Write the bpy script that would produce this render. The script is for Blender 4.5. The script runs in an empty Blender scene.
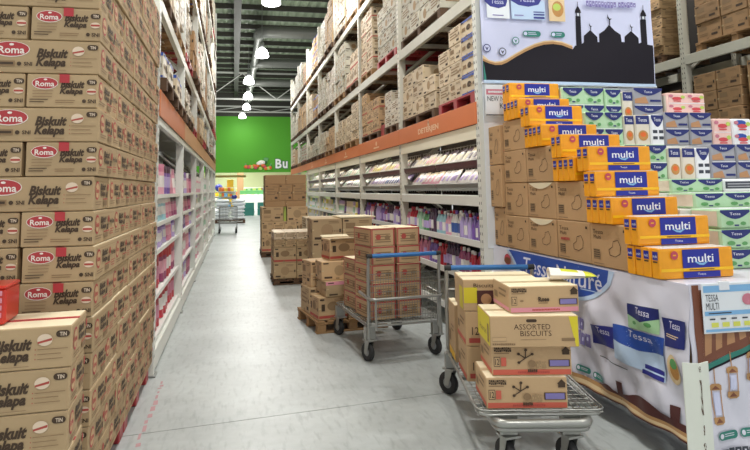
import bpy, math, random
from mathutils import Matrix, Vector
from mathutils.geometry import tessellate_polygon

random.seed(7)
SC = bpy.context.scene
COL = SC.collection
PI = math.pi

# ------------------------------------------------------------------ camera
cam_data = bpy.data.cameras.new('camera')
cam = bpy.data.objects.new('camera', cam_data)
COL.objects.link(cam)
cam_data.sensor_width = 36.0
cam_data.lens = 36.0 * 589.4 / 750.0
cam_data.shift_x = (375 - 354.4) / 750.0
cam_data.shift_y = -(225 - 128.1) / 750.0
cam_data.clip_start = 0.05
cam_data.clip_end = 300
cam.matrix_world = (Matrix.Translation((0, 0, 1.6)) @ Matrix.Rotation(-0.2015, 4, 'Z')
                    @ Matrix.Rotation(PI / 2 + 0.1026, 4, 'X') @ Matrix.Rotation(-0.0146, 4, 'Z'))
SC.camera = cam

# ------------------------------------------------------------------ world, exposure
world = bpy.data.worlds.new('world')
SC.world = world
world.use_nodes = True
world.node_tree.nodes['Background'].inputs[0].default_value = (0.97, 0.98, 1.0, 1)
world.node_tree.nodes['Background'].inputs[1].default_value = 0.62
SC.view_settings.view_transform = 'Standard'
SC.view_settings.look = 'None'
SC.view_settings.gamma = 1.0
SC.view_settings.use_curve_mapping = False
SC.view_settings.exposure = 0.28

LAMP_POWER = 400.0          # each pendant lamp
STRIP_POWER = 1.3          # each tube light under a shelf
MARKET_POWER = 430.0       # big lamps of the hall beyond the green wall

# ------------------------------------------------------------------ materials
MATS = {}

def lin(h):
    h = h.lstrip('#')
    out = []
    for i in (0, 2, 4):
        c = int(h[i:i + 2], 16) / 255.0
        out.append(c / 12.92 if c <= 0.04045 else ((c + 0.055) / 1.055) ** 2.4)
    return tuple(out) + (1.0,)

def mk(name, col, rough=0.6, metal=0.0, var=0.0, noise=0.0, scale=12.0, stretch=(1, 1, 1),
       bump=0.0, bscale=60.0, coat=0.0, emit=0.0, spec=None):
    m = bpy.data.materials.new(name)
    m.use_nodes = True
    nt = m.node_tree
    b = nt.nodes['Principled BSDF']
    c = lin(col)
    b.inputs['Base Color'].default_value = c
    b.inputs['Roughness'].default_value = rough
    b.inputs['Metallic'].default_value = metal
    if coat:
        b.inputs['Coat Weight'].default_value = coat
        b.inputs['Coat Roughness'].default_value = 0.2
    if spec is not None:
        b.inputs['Specular IOR Level'].default_value = spec
    if emit:
        b.inputs['Emission Color'].default_value = c
        b.inputs['Emission Strength'].default_value = emit
    tc = None
    if noise or bump:
        tc = nt.nodes.new('ShaderNodeTexCoord')
        mp = nt.nodes.new('ShaderNodeMapping')
        mp.inputs['Scale'].default_value = stretch
        nt.links.new(tc.outputs['Object'], mp.inputs['Vector'])
    if var or noise:
        fac = None
        if noise:
            n = nt.nodes.new('ShaderNodeTexNoise')
            n.inputs['Scale'].default_value = scale
            n.inputs['Detail'].default_value = 5
            nt.links.new(mp.outputs[0], n.inputs['Vector'])
            a = nt.nodes.new('ShaderNodeMath'); a.operation = 'MULTIPLY_ADD'
            a.inputs[1].default_value = noise * 2
            a.inputs[2].default_value = 1.0 - noise
            nt.links.new(n.outputs['Fac'], a.inputs[0])
            fac = a.outputs[0]
        if var:
            oi = nt.nodes.new('ShaderNodeObjectInfo')
            a2 = nt.nodes.new('ShaderNodeMath'); a2.operation = 'MULTIPLY_ADD'
            a2.inputs[1].default_value = var * 2
            a2.inputs[2].default_value = 1.0 - var
            nt.links.new(oi.outputs['Random'], a2.inputs[0])
            if fac is None:
                fac = a2.outputs[0]
            else:
                mu = nt.nodes.new('ShaderNodeMath'); mu.operation = 'MULTIPLY'
                nt.links.new(fac, mu.inputs[0]); nt.links.new(a2.outputs[0], mu.inputs[1])
                fac = mu.outputs[0]
        sc = nt.nodes.new('ShaderNodeVectorMath'); sc.operation = 'SCALE'
        sc.inputs[0].default_value = c[:3]
        nt.links.new(fac, sc.inputs['Scale'])
        nt.links.new(sc.outputs[0], b.inputs['Base Color'])
    if bump:
        n2 = nt.nodes.new('ShaderNodeTexNoise')
        n2.inputs['Scale'].default_value = bscale
        n2.inputs['Detail'].default_value = 3
        nt.links.new(mp.outputs[0], n2.inputs['Vector'])
        bp = nt.nodes.new('ShaderNodeBump')
        bp.inputs['Strength'].default_value = bump
        bp.inputs['Distance'].default_value = 0.01
        nt.links.new(n2.outputs['Fac'], bp.inputs['Height'])
        nt.links.new(bp.outputs[0], b.inputs['Normal'])
    MATS[name] = m
    return m

mk('kraft', 'b49a75', 0.75, var=0.07, noise=0.06, scale=7, bump=0.08, bscale=30)
mk('kraft_pale', 'd0bd9f', 0.5, var=0.10, noise=0.05, scale=6, bump=0.06, bscale=30)
mk('kraft_dark', 'a5825c', 0.75, var=0.10, noise=0.06, scale=6, bump=0.08, bscale=30)
mk('kraft_tissue', 'bb966c', 0.75, var=0.05, noise=0.05, scale=6, bump=0.08, bscale=30)
mk('kraft_warm', 'c2a27a', 0.72, var=0.07, noise=0.05, scale=8, bump=0.06, bscale=30)
mk('kraft_grey', 'bdb9a8', 0.55, var=0.12, noise=0.06, scale=6, bump=0.08, bscale=30)
mk('kraft_white', 'cfc5b2', 0.45, var=0.10, noise=0.05, scale=6, bump=0.08, bscale=30)
mk('carton_top', 'e6d8b8', 0.8, noise=0.04)
mk('tape', 'c9b48c', 0.3, coat=0.3)
mk('red_tape', 'b5343a', 0.45)
mk('red_tape_soft', 'b04a45', 0.45, var=0.1)
mk('ink_brown', '453424', 0.7)
mk('ink_mid', '8d7252', 0.7)
mk('ink_light', 'a68a66', 0.7)
mk('ink_red', 'b04a40', 0.7)
mk('logo_red', 'b23a3e', 0.6)
mk('ink_white', 'efe6dc', 0.6)
mk('badge_cream', 'e2cdb4', 0.6)
mk('pink_print', 'd890a0', 0.6)
mk('salmon_print', 'c9604c', 0.6)
mk('yellow_print', 'dccb2e', 0.5)
mk('lime_plastic', 'd9df4a', 0.25, coat=0.4)
mk('wood', '9a7750', 0.8, var=0.15, noise=0.2, scale=6, stretch=(1, 12, 8), bump=0.1)
mk('wood_dark', '5f4632', 0.85, var=0.15, noise=0.2, scale=6, stretch=(1, 12, 8))
mk('red_plastic', 'a8353a', 0.45, var=0.1, noise=0.1, scale=9)
mk('rack_white', 'dfe0d8', 0.42, noise=0.05, scale=9, bump=0.03)
mk('rack_grey', 'c6c4b6', 0.45, noise=0.07, scale=9)
mk('rack_cream', 'f1ead2', 0.5)
mk('rack_beige', 'd6d2c3', 0.45, noise=0.05, scale=9)
mk('orange_dull', 'c4754c', 0.55, noise=0.06, scale=3)
mk('orange_overlit', 'c49568', 0.55, noise=0.06, scale=3)  # orange panels again, with the glare on them put into the colour
mk('bay_shade', '4a4744', 0.8, noise=0.1)  # dark colour standing in for the shade deep in the shelf bays
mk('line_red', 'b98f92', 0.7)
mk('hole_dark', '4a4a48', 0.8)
mk('orange_panel', 'd9773f', 0.5, noise=0.04, scale=3)
mk('orange_ink', 'f0c9a4', 0.5)
mk('shelf_white', 'e8e8e2', 0.4, noise=0.03)
mk('basket_wire', '6a625c', 0.4, metal=0.4)
mk('tray_maroon', '62353a', 0.45, noise=0.15, scale=14)
mk('steel', 'a9a9a4', 0.35, metal=0.75, noise=0.08, scale=18)
mk('steel_dull', '8b8c88', 0.5, metal=0.5, noise=0.12, scale=18)
mk('duct_steel', '6b6d67', 0.5, metal=0.35, noise=0.1, scale=3)
mk('duct_foil', '7c7d78', 0.35, metal=0.7, noise=0.25, scale=6, bump=0.8, bscale=9)
mk('rubber', '2a2a2b', 0.7)
mk('hub_grey', '8a8c8c', 0.5)
mk('blue_grip', '2f6fae', 0.35, noise=0.05)
mk('green_wall', '4ea11c', 0.65, noise=0.03, scale=0.7)
mk('market_wall', 'c9cf9f', 0.7, noise=0.05, scale=1.0)
mk('letter_white', 'f2f4ef', 0.5)
mk('letter_edge', '2e4a52', 0.5)
mk('roof_sheet', '94a388', 0.6, noise=0.12, scale=1.2)
mk('roof_steel', '37352d', 0.6, noise=0.1, scale=3)
mk('truss_white', 'b9bab2', 0.5)
mk('lamp_glass', 'ffffff', 0.3, emit=9.0)
mk('lamp_metal', '8d8f8c', 0.4, metal=0.5)
mk('tube_glow', 'fff6e0', 0.3, emit=3.0)
mk('vinyl_white', 'dcdbe8', 0.36, noise=0.03, scale=5)
mk('vinyl_lilac', 'cfd3ee', 0.36, noise=0.02, scale=5)
mk('print_black', '18141e', 0.5, spec=0.25)
mk('print_navy', '1f2a6e', 0.45)
mk('print_blue', '2a50a8', 0.42)
mk('print_royal', '2b2f86', 0.45)
mk('print_sky', '7fb4e0', 0.45)
mk('print_lightblue', 'bcd2ec', 0.45)
mk('print_teal', '2f7f72', 0.45)
mk('print_gold', 'b58a5a', 0.45)
mk('print_goldlight', 'e0c69c', 0.45)
mk('print_maroon', '512a28', 0.5)
mk('print_purple', '8077b0', 0.5)
mk('print_brown', '7c4a36', 0.5)
mk('print_tan', 'b98a62', 0.5)
mk('print_green', 'a9d3a4', 0.45)
mk('print_leaf', '5f9f5f', 0.45)
mk('print_pink', 'c97a8c', 0.45)
mk('print_grey', 'a9aab2', 0.45)
mk('print_ink', '3a3f4a', 0.5)
mk('sign_white', 'e4e9ee', 0.4)
mk('sign_yellow', 'd9dc62', 0.4)
mk('sign_red', 'c0485a', 0.4)
mk('pack_orange', 'f0a21c', 0.28, noise=0.10, scale=16, bump=0.25, bscale=18)
mk('pack_yellow', 'f7c21d', 0.3)
mk('pack_blue', '202a96', 0.3)
mk('pack_white', 'eef0f4', 0.3)
mk('pack_clear', 'e9ecf2', 0.18, noise=0.03, bump=0.3, bscale=25, coat=0.3)
mk('pack_green', 'b4d8b0', 0.32, noise=0.06, scale=20, bump=0.2, bscale=25)
mk('pack_beige', 'ded6c6', 0.5, noise=0.05, bump=0.1)
mk('pack_grey', '9d9ea6', 0.32, noise=0.10, scale=16)
mk('pack_pink', 'eec6bd', 0.35, noise=0.08, scale=25)
mk('pack_redspot', 'd24a52', 0.4)
mk('pack_lime', 'b8cf62', 0.4)
mk('noodle', 'c08a4a', 0.5, noise=0.2, scale=40)
mk('post_paint', 'dfe3d8', 0.5, noise=0.05, scale=8)
mk('rust', '5d4a3c', 0.9)
mk('tin_red', 'c93022', 0.3, coat=0.3)
mk('tin_orange', 'e06a2a', 0.35)
mk('bag_white', 'e2e6e8', 0.45, var=0.06, noise=0.05, bump=0.3, bscale=12)
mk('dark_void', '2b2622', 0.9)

# concrete floor: pale grey, worn, slightly glossy
def floor_mat():
    m = bpy.data.materials.new('concrete'); m.use_nodes = True
    nt = m.node_tree; b = nt.nodes['Principled BSDF']
    tc = nt.nodes.new('ShaderNodeTexCoord')
    n1 = nt.nodes.new('ShaderNodeTexNoise'); n1.inputs['Scale'].default_value = 1.3; n1.inputs['Detail'].default_value = 8
    n2 = nt.nodes.new('ShaderNodeTexNoise'); n2.inputs['Scale'].default_value = 14; n2.inputs['Detail'].default_value = 6
    mp = nt.nodes.new('ShaderNodeMapping'); mp.inputs['Scale'].default_value = (3.0, 0.6, 1)
    n3 = nt.nodes.new('ShaderNodeTexNoise'); n3.inputs['Scale'].default_value = 9; n3.inputs['Detail'].default_value = 8
    nt.links.new(tc.outputs['Object'], n1.inputs['Vector'])
    nt.links.new(tc.outputs['Object'], n2.inputs['Vector'])
    nt.links.new(tc.outputs['Object'], mp.inputs['Vector'])
    nt.links.new(mp.outputs[0], n3.inputs['Vector'])
    r1 = nt.nodes.new('ShaderNodeValToRGB')
    r1.color_ramp.elements[0].position = 0.3; r1.color_ramp.elements[0].color = lin('a2a6a5')
    r1.color_ramp.elements[1].position = 0.7; r1.color_ramp.elements[1].color = lin('b8bdbc')
    nt.links.new(n1.outputs['Fac'], r1.inputs[0])
    r2 = nt.nodes.new('ShaderNodeValToRGB')
    r2.color_ramp.elements[0].position = 0.30; r2.color_ramp.elements[0].color = (0.80, 0.80, 0.80, 1)
    r2.color_ramp.elements[1].position = 0.48; r2.color_ramp.elements[1].color = (1, 1, 1, 1)
    nt.links.new(n3.outputs['Fac'], r2.inputs[0])
    r3 = nt.nodes.new('ShaderNodeValToRGB')
    r3.color_ramp.elements[0].position = 0.3; r3.color_ramp.elements[0].color = (0.93, 0.93, 0.93, 1)
    r3.color_ramp.elements[1].position = 0.75; r3.color_ramp.elements[1].color = (1.05, 1.05, 1.05, 1)
    nt.links.new(n2.outputs['Fac'], r3.inputs[0])
    mx = nt.nodes.new('ShaderNodeMixRGB'); mx.blend_type = 'MULTIPLY'; mx.inputs[0].default_value = 1
    my = nt.nodes.new('ShaderNodeMixRGB'); my.blend_type = 'MULTIPLY'; my.inputs[0].default_value = 1
    nt.links.new(r1.outputs[0], mx.inputs[1]); nt.links.new(r2.outputs[0], mx.inputs[2])
    nt.links.new(mx.outputs[0], my.inputs[1]); nt.links.new(r3.outputs[0], my.inputs[2])
    nt.links.new(my.outputs[0], b.inputs['Base Color'])
    b.inputs['Roughness'].default_value = 0.42
    MATS['concrete'] = m
floor_mat()

# ------------------------------------------------------------------ mesh helpers
class MB:
    """collects faces with a material name each; build() makes one mesh"""
    def __init__(self):
        self.v, self.f, self.m, self.s = [], [], [], []

    def add(self, vs, fs, mat, smooth=False, M=None):
        o = len(self.v)
        if M is not None:
            vs = [tuple(M @ Vector(p)) for p in vs]
        self.v.extend(vs)
        for f in fs:
            self.f.append(tuple(i + o for i in f)); self.m.append(mat); self.s.append(smooth)
        return self

    def quad(self, a, b, c, d, mat):
        return self.add([a, b, c, d], [(0, 1, 2, 3)], mat)

    def box(self, x0, x1, y0, y1, z0, z1, mat, ch=0.0, M=None, tops=None):
        lo, hi = (x0, y0, z0), (x1, y1, z1)
        cen = Vector(((x0 + x1) / 2, (y0 + y1) / 2, (z0 + z1) / 2))
        vs, fs, ms = [], [], []
        if ch <= 0:
            vs = [(x0, y0, z0), (x1, y0, z0), (x1, y1, z0), (x0, y1, z0), (x0, y0, z1), (x1, y0, z1), (x1, y1, z1), (x0, y1, z1)]
            fs = [(3, 2, 1, 0), (4, 5, 6, 7), (0, 1, 5, 4), (1, 2, 6, 5), (2, 3, 7, 6), (3, 0, 4, 7)]
            self.add(vs, fs, mat, M=M)
            if tops:
                self.m[-5] = tops
            return self
        ix = {}
        for sx in (0, 1):
            for sy in (0, 1):
                for sz in (0, 1):
                    s = (sx, sy, sz)
                    for a in range(3):
                        p = []
                        for k in range(3):
                            e = hi[k] if s[k] else lo[k]
                            if k != a:
                                e += -ch if s[k] else ch
                            p.append(e)
                        ix[s, a] = len(vs); vs.append(tuple(p))
        for a in range(3):
            b, c = [(1, 2), (0, 2), (0, 1)][a]
            for s in (0, 1):
                q = []
                for (i, j) in ((0, 0), (1, 0), (1, 1), (0, 1)):
                    k = [0, 0, 0]; k[a] = s; k[b] = i; k[c] = j
                    q.append(ix[tuple(k), a])
                fs.append(q); ms.append(tops if (tops and a == 2 and s == 1) else mat)
        for c in range(3):
            a, b = [(1, 2), (0, 2), (0, 1)][c]
            for sa in (0, 1):
                for sb in (0, 1):
                    k0 = [0, 0, 0]; k0[a] = sa; k0[b] = sb; k1 = list(k0); k1[c] = 1
                    k0, k1 = tuple(k0), tuple(k1)
                    fs.append([ix[k0, a], ix[k1, a], ix[k1, b], ix[k0, b]]); ms.append(mat)
        for sx in (0, 1):
            for sy in (0, 1):
                for sz in (0, 1):
                    fs.append([ix[(sx, sy, sz), a] for a in range(3)]); ms.append(mat)
        for q, mm in zip(fs, ms):
            p = [Vector(vs[i]) for i in q]
            n = (p[1] - p[0]).cross(p[2] - p[0])
            ce = sum(p, Vector()) / len(p)
            if n.dot(ce - cen) < 0:
                q.reverse()
            self.add([vs[i] for i in q], [tuple(range(len(q)))], mm, M=M)
        return self

    def tube(self, pts, r, mat, seg=6, cap=True):
        P = [Vector(p) for p in pts]
        vs, fs = [], []
        up = None
        for i, p in enumerate(P):
            t = (P[min(i + 1, len(P) - 1)] - P[max(i - 1, 0)]).normalized()
            if up is None:
                a = Vector((0, 0, 1)) if abs(t.z) < 0.9 else Vector((1, 0, 0))
                n = t.cross(a).normalized()
            else:
                n = (up - t * up.dot(t)).normalized()
            up = n
            b = t.cross(n)
            for k in range(seg):
                an = 2 * PI * k / seg
                vs.append(tuple(p + n * (r * math.cos(an)) + b * (r * math.sin(an))))
        for i in range(len(P) - 1):
            for k in range(seg):
                a, b2 = i * seg + k, i * seg + (k + 1) % seg
                fs.append((a, b2, b2 + seg, a + seg))
        self.add(vs, fs, mat, smooth=seg > 5)
        if cap:
            self.add(vs[:seg], [tuple(range(seg))[::-1]], mat)
            self.add(vs[-seg:], [tuple(range(seg))], mat)
        return self

    def build(self, name='mesh'):
        me = bpy.data.meshes.new(name)
        me.from_pydata([tuple(p) for p in self.v], [], self.f)
        slots = []
        for mt in self.m:
            if mt not in slots:
                slots.append(mt)
        for s in slots:
            me.materials.append(MATS[s])
        me.polygons.foreach_set('material_index', [slots.index(mt) for mt in self.m])
        me.polygons.foreach_set('use_smooth', self.s)
        me.update()
        return me

def _lathe(self, prof, mats, seg=12, M=None, cap=True):
    base = len(self.v)
    vs = []
    for r, z in prof:
        for k in range(seg):
            a = 2 * PI * k / seg
            p = Vector((r * math.cos(a), r * math.sin(a), z))
            vs.append(tuple(M @ p) if M is not None else tuple(p))
    self.v.extend(vs)
    def put(f, mt, sm):
        self.f.append(tuple(i + base for i in f)); self.m.append(mt); self.s.append(sm)
    for i in range(len(prof) - 1):
        mt = mats if isinstance(mats, str) else mats[i]
        for k in range(seg):
            a, b = i * seg + k, i * seg + (k + 1) % seg
            put((a, b, b + seg, a + seg), mt, True)
    if cap:
        n = len(prof) * seg
        put(tuple(range(seg))[::-1], mats if isinstance(mats, str) else mats[0], False)
        put(tuple(range(n - seg, n)), mats if isinstance(mats, str) else mats[-1], False)
    return self
MB.lathe = _lathe

# flat lettering: glyph outlines of the built-in font as 2D triangles, fitted to a box
_TXT = {}
def text2d(s, shear=0.0, bold=0.0):
    key = (s, shear, bold)
    if key in _TXT:
        return _TXT[key]
    cu = bpy.data.curves.new('lettering', 'FONT')
    cu.body = s
    cu.resolution_u = 2
    cu.shear = shear
    cu.offset = bold
    ob = bpy.data.objects.new('lettering', cu)
    COL.objects.link(ob)
    dg = bpy.context.evaluated_depsgraph_get()
    me = bpy.data.meshes.new_from_object(ob.evaluated_get(dg))
    vs = [(v.co.x, v.co.y) for v in me.vertices]
    fs = [tuple(p.vertices) for p in me.polygons]
    bpy.data.objects.remove(ob); bpy.data.curves.remove(cu); bpy.data.meshes.remove(me)
    x0 = min(v[0] for v in vs); x1 = max(v[0] for v in vs)
    y0 = min(v[1] for v in vs); y1 = max(v[1] for v in vs)
    vs = [((x - x0) / (x1 - x0), (y - y0) / (y1 - y0)) for x, y in vs]
    _TXT[key] = (vs, fs)
    return _TXT[key]

class Decal:
    """flat print: polygons in (u, v), turned into a mesh by a map (u, v, layer) -> point"""
    def __init__(self):
        self.t, self.layer = [], 0

    def poly(self, pts, mat, same=False):
        if not same:
            self.layer += 1
        tris = tessellate_polygon([[Vector((p[0], p[1], 0)) for p in pts]])
        for t in tris:
            q = [pts[i] for i in t]
            a = (q[1][0] - q[0][0]) * (q[2][1] - q[0][1]) - (q[2][0] - q[0][0]) * (q[1][1] - q[0][1])
            if a < 0:
                q = q[::-1]
            self.t.append((q, mat, self.layer))
        return self

    def rect(self, u0, v0, u1, v1, mat, same=False):
        return self.poly([(u0, v0), (u1, v0), (u1, v1), (u0, v1)], mat, same)

    def oval(self, cu, cv, ru, rv, mat, n=20, same=False):
        return self.poly([(cu + ru * math.cos(2 * PI * k / n), cv + rv * math.sin(2 * PI * k / n)) for k in range(n)], mat, same)

    def pill(self, u0, v0, u1, v1, mat, n=6):
        r = (v1 - v0) / 2; c = (v0 + v1) / 2
        p = [(u1 - r + r * math.sin(PI * k / n), c - r * math.cos(PI * k / n)) for k in range(n + 1)]
        p += [(u0 + r - r * math.sin(PI * k / n), c + r * math.cos(PI * k / n)) for k in range(n + 1)]
        return self.poly(p, mat)

    def text(self, s, u0, v0, u1, v1, mat, shear=0.0, bold=0.0, rot=0.0, flip=False):
        self.layer += 1
        vs, fs = text2d(s, shear, bold)
        cu, cv = (u0 + u1) / 2, (v0 + v1) / 2
        P = []
        for x, y in vs:
            x = u0 + x * (u1 - u0); y = v0 + y * (v1 - v0)
            if rot:
                dx, dy = x - cu, y - cv
                x = cu + dx * math.cos(rot) - dy * math.sin(rot); y = cv + dx * math.sin(rot) + dy * math.cos(rot)
            P.append((x, y))
        for f in fs:
            for k in range(1, len(f) - 1):
                self.t.append(([P[f[0]], P[f[k]], P[f[k + 1]]], mat, self.layer))
        return self

    def lines(self, u0, u1, vtop, step, n, mat, th=0.003, ragged=0.25):
        rs = random.Random(int(u0 * 999) + n)
        for i in range(n):
            v = vtop - i * step
            self.rect(u0, v - th, u1 - ragged * rs.random() * (u1 - u0), v, mat, same=i > 0)
        return self

    def glyphs(self, u0, v0, u1, v1, n, mat, hollow=None, seed=1):
        # row of block letters too blurred in the photograph to read
        rs = random.Random(seed); w = (u1 - u0) / n
        for i in range(n):
            a, b = u0 + i * w + w * 0.08, u0 + (i + 1) * w - w * 0.08
            self.rect(a, v0 + (v1 - v0) * rs.choice((0, 0, 0.12)), b, v1 - (v1 - v0) * rs.choice((0, 0, 0.1)), mat, same=i > 0)
        if hollow:
            for i in range(n):
                a, b = u0 + (i + 0.36) * w, u0 + (i + 0.64) * w
                m = v0 + (v1 - v0) * rs.choice((0.3, 0.5))
                self.rect(a, m, b, m + (v1 - v0) * 0.28, hollow, same=i > 0)
        return self

    def mb(self, fn, mb=None, sub=None):
        mb = mb or MB()
        for q, mat, la in self.t:
            if sub:
                st = [q]
                while st:
                    a = st.pop()
                    e = [math.dist(a[i], a[(i + 1) % 3]) for i in range(3)]
                    k = e.index(max(e))
                    if e[k] > sub:
                        i, j, l = k, (k + 1) % 3, (k + 2) % 3
                        m = ((a[i][0] + a[j][0]) / 2, (a[i][1] + a[j][1]) / 2)
                        st.append([a[i], m, a[l]]); st.append([m, a[j], a[l]])
                    else:
                        mb.add([fn(p[0], p[1], la) for p in a], [(0, 1, 2)], mat)
            else:
                mb.add([fn(p[0], p[1], la) for p in q], [(0, 1, 2)], mat)
        return mb

E0, EL = 0.0012, 0.0004
def face_front(w, d, h, E0=E0):      # -Y face, read from -Y
    return lambda u, v, l: (u - w / 2, -d / 2 - E0 - EL * l, v)
def face_posx(w, d, h, E0=E0):       # +X face, read from +X
    return lambda u, v, l: (w / 2 + E0 + EL * l, u - d / 2, v)
def face_negx(w, d, h, E0=E0):       # -X face, read from -X
    return lambda u, v, l: (-w / 2 - E0 - EL * l, d / 2 - u, v)
def face_top(w, d, h, E0=E0):
    return lambda u, v, l: (u - w / 2, v - d / 2, h + E0 + EL * l)

def O(name, mesh, parent=None, loc=(0, 0, 0), rz=0.0, label=None, cat=None, group=None, kind=None, rot=None):
    o = bpy.data.objects.new(name, mesh)
    COL.objects.link(o)
    o.location = loc
    o.rotation_euler = rot if rot else (0, 0, rz)
    if parent is not None:
        o.parent = parent
    if label: o['label'] = label
    if cat: o['category'] = cat
    if group: o['group'] = group
    if kind: o['kind'] = kind
    return o

def thing(name, label, cat, loc=(0, 0, 0), rz=0.0, group=None, kind=None):
    return O(name, None, None, loc, rz, label, cat, group, kind)

ORD = ['zeroth', 'first', 'second', 'third', 'fourth', 'fifth', 'sixth', 'seventh', 'eighth', 'ninth', 'tenth', 'eleventh',
       'twelfth', 'thirteenth', 'fourteenth', 'fifteenth', 'sixteenth', 'seventeenth', 'eighteenth', 'nineteenth', 'twentieth',
       'twenty-first', 'twenty-second', 'twenty-third', 'twenty-fourth', 'twenty-fifth', 'twenty-sixth', 'twenty-seventh',
       'twenty-eighth', 'twenty-ninth', 'thirtieth']

_C = {}
def cached(key, fn):
    if key not in _C:
        _C[key] = fn()
    return _C[key]

# ================================================================== the setting
def structure():
    # floor: dark bed with concrete slabs laid on it, joints slightly skewed to the aisle
    mb = MB(); mb.box(-14, 16, -5, 80, -0.12, -0.015, 'dark_void')
    fl = O('floor', mb.build('floor'), label='pale grey polished concrete floor of the aisle', kind='structure')
    ys = [-5.0, 4.38, 9.9, 15.4, 20.9, 26.4, 31.9, 42.0, 55.0, 80.0]
    k = 0.117
    for a, b in zip(ys[:-1], ys[1:]):
        ka = k if -1 < a < 40 else 0
        kb = k if -1 < b < 40 else 0
        g = 0.004
        mb = MB()
        x0, x1 = -14, 16
        p = [(x0, a + ka * x0 + g), (x1, a + ka * x1 + g), (x1, b + kb * x1 - g), (x0, b + kb * x0 - g)]
        vs = [(x, y, -0.015) for x, y in p] + [(x, y, 0.0) for x, y in p]
        mb.add(vs, [(3, 2, 1, 0), (4, 5, 6, 7), (0, 1, 5, 4), (1, 2, 6, 5), (2, 3, 7, 6), (3, 0, 4, 7)], 'concrete')
        O('concrete_slab', mb.build('slab'), fl)
    # worn red paint line beside the tall carton stack
    d = Decal(); rs = random.Random(3)
    y = 3.2
    while y < 5.4:
        L = rs.uniform(0.03, 0.12)
        w = rs.uniform(0.015, 0.035)
        x = -0.60 + rs.uniform(-0.01, 0.01)
        d.poly([(x, y), (x + w, y + 0.01), (x + w * 0.8, y + L), (x - 0.004, y + L - 0.01)], 'line_red', same=True)
        y += L + rs.uniform(0.01, 0.05)
    O('worn_red_line', d.mb(lambda u, v, l: (u, v, 0.0012)).build('red_line'), fl, label='worn red painted floor line')

    # roof
    H = 9.9
    mb = MB(); n = 150
    vs, fs = [], []
    for i in range(n * 2 + 1):
        x = -14 + 30 * i / (n * 2)
        z = H + (0.06 if i % 4 in (1, 2) else 0.0)
        vs += [(x, -5, z), (x, 51, z)]
    for i in range(n * 2):
        fs.append((2 * i, 2 * i + 1, 2 * i + 3, 2 * i + 2))
    mb.add(vs, fs, 'roof_sheet')
    ce = O('ceiling', mb.build('roof'), label='corrugated green grey metal roof over the aisle', kind='structure')
    jm = MB()
    jm.box(-14, 16, -0.05, 0.05, H - 0.24, H - 0.22, 'roof_steel'); jm.box(-14, 16, -0.008, 0.008, H - 0.22, H - 0.02, 'roof_steel')
    jm.box(-14, 16, -0.05, 0.05, H - 0.02, H, 'roof_steel')
    jm = jm.build('joist')
    y = -3.0
    while y < 50:
        O('roof_joist', jm, ce, (0, y, 0)); y += 1.62
    gm = MB(); gm.box(-0.16, 0.16, -5, 50, H - 0.5, H - 0.47, 'roof_steel'); gm.box(-0.02, 0.02, -5, 50, H - 0.47, H - 0.26, 'roof_steel')
    gm.box(-0.16, 0.16, -5, 50, H - 0.26, H - 0.24, 'roof_steel')
    O('roof_girder', gm.build('girder'), ce, (0.1, 0, 0))
    O('roof_girder', gm.build('girder'), ce, (5.2, 0, 0))

    # white roof trusses seen towards the green wall
    for y, lab in ((40.2, 'pale steel roof truss a few metres before the green wall'), (48.0, 'pale steel roof truss closest to the green wall')):
        t = thing('roof_truss', lab, 'truss', (0, y, 0), group='roof trusses')
        for z, nm in ((7.85 if y > 45 else 7.7, 'bottom_chord'), (8.3 if y > 45 else 9.5, 'top_chord')):
            mb = MB(); mb.box(-12, 14, -0.06, 0.06, z, z + 0.1, 'truss_white'); O(nm, mb.build(nm), t)
        x = -11.0; up = True
        z0, z1 = (7.93, 8.32) if y > 45 else (7.78, 9.52)
        while x < 13:
            mb = MB()
            a, b = ((x, 0, z0), (x + 2.3, 0, z1)) if up else ((x, 0, z1), (x + 2.3, 0, z0))
            mb.tube([a, b], 0.035, 'truss_white'); O('diagonal', mb.build('diagonal'), t)
            x += 2.3; up = not up

    # green wall, open below, with the bright hall beyond
    mb = MB(); mb.box(-14, 16, 50.6, 50.9, 3.1, 7.85, 'green_wall'); mb.box(-14, 16, 50.62, 50.9, 7.85, 9.9, 'roof_steel')
    O('wall_back', mb.build('wall'), label='bright green wall high above the far end of the aisle', kind='structure')
    mb = MB(); mb.box(-14, 16, 74, 74.3, 0, 6.0, 'market_wall')
    O('wall_hall', mb.build('wall'), label='pale wall at the back of the bright hall', kind='structure')
    mb = MB(); mb.box(-14, 16, 50.9, 74.3, 5.6, 5.8, 'market_wall')
    O('ceiling_hall', mb.build('ceiling'), label='pale ceiling of the bright hall beyond the green wall', kind='structure')

structure()

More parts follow.
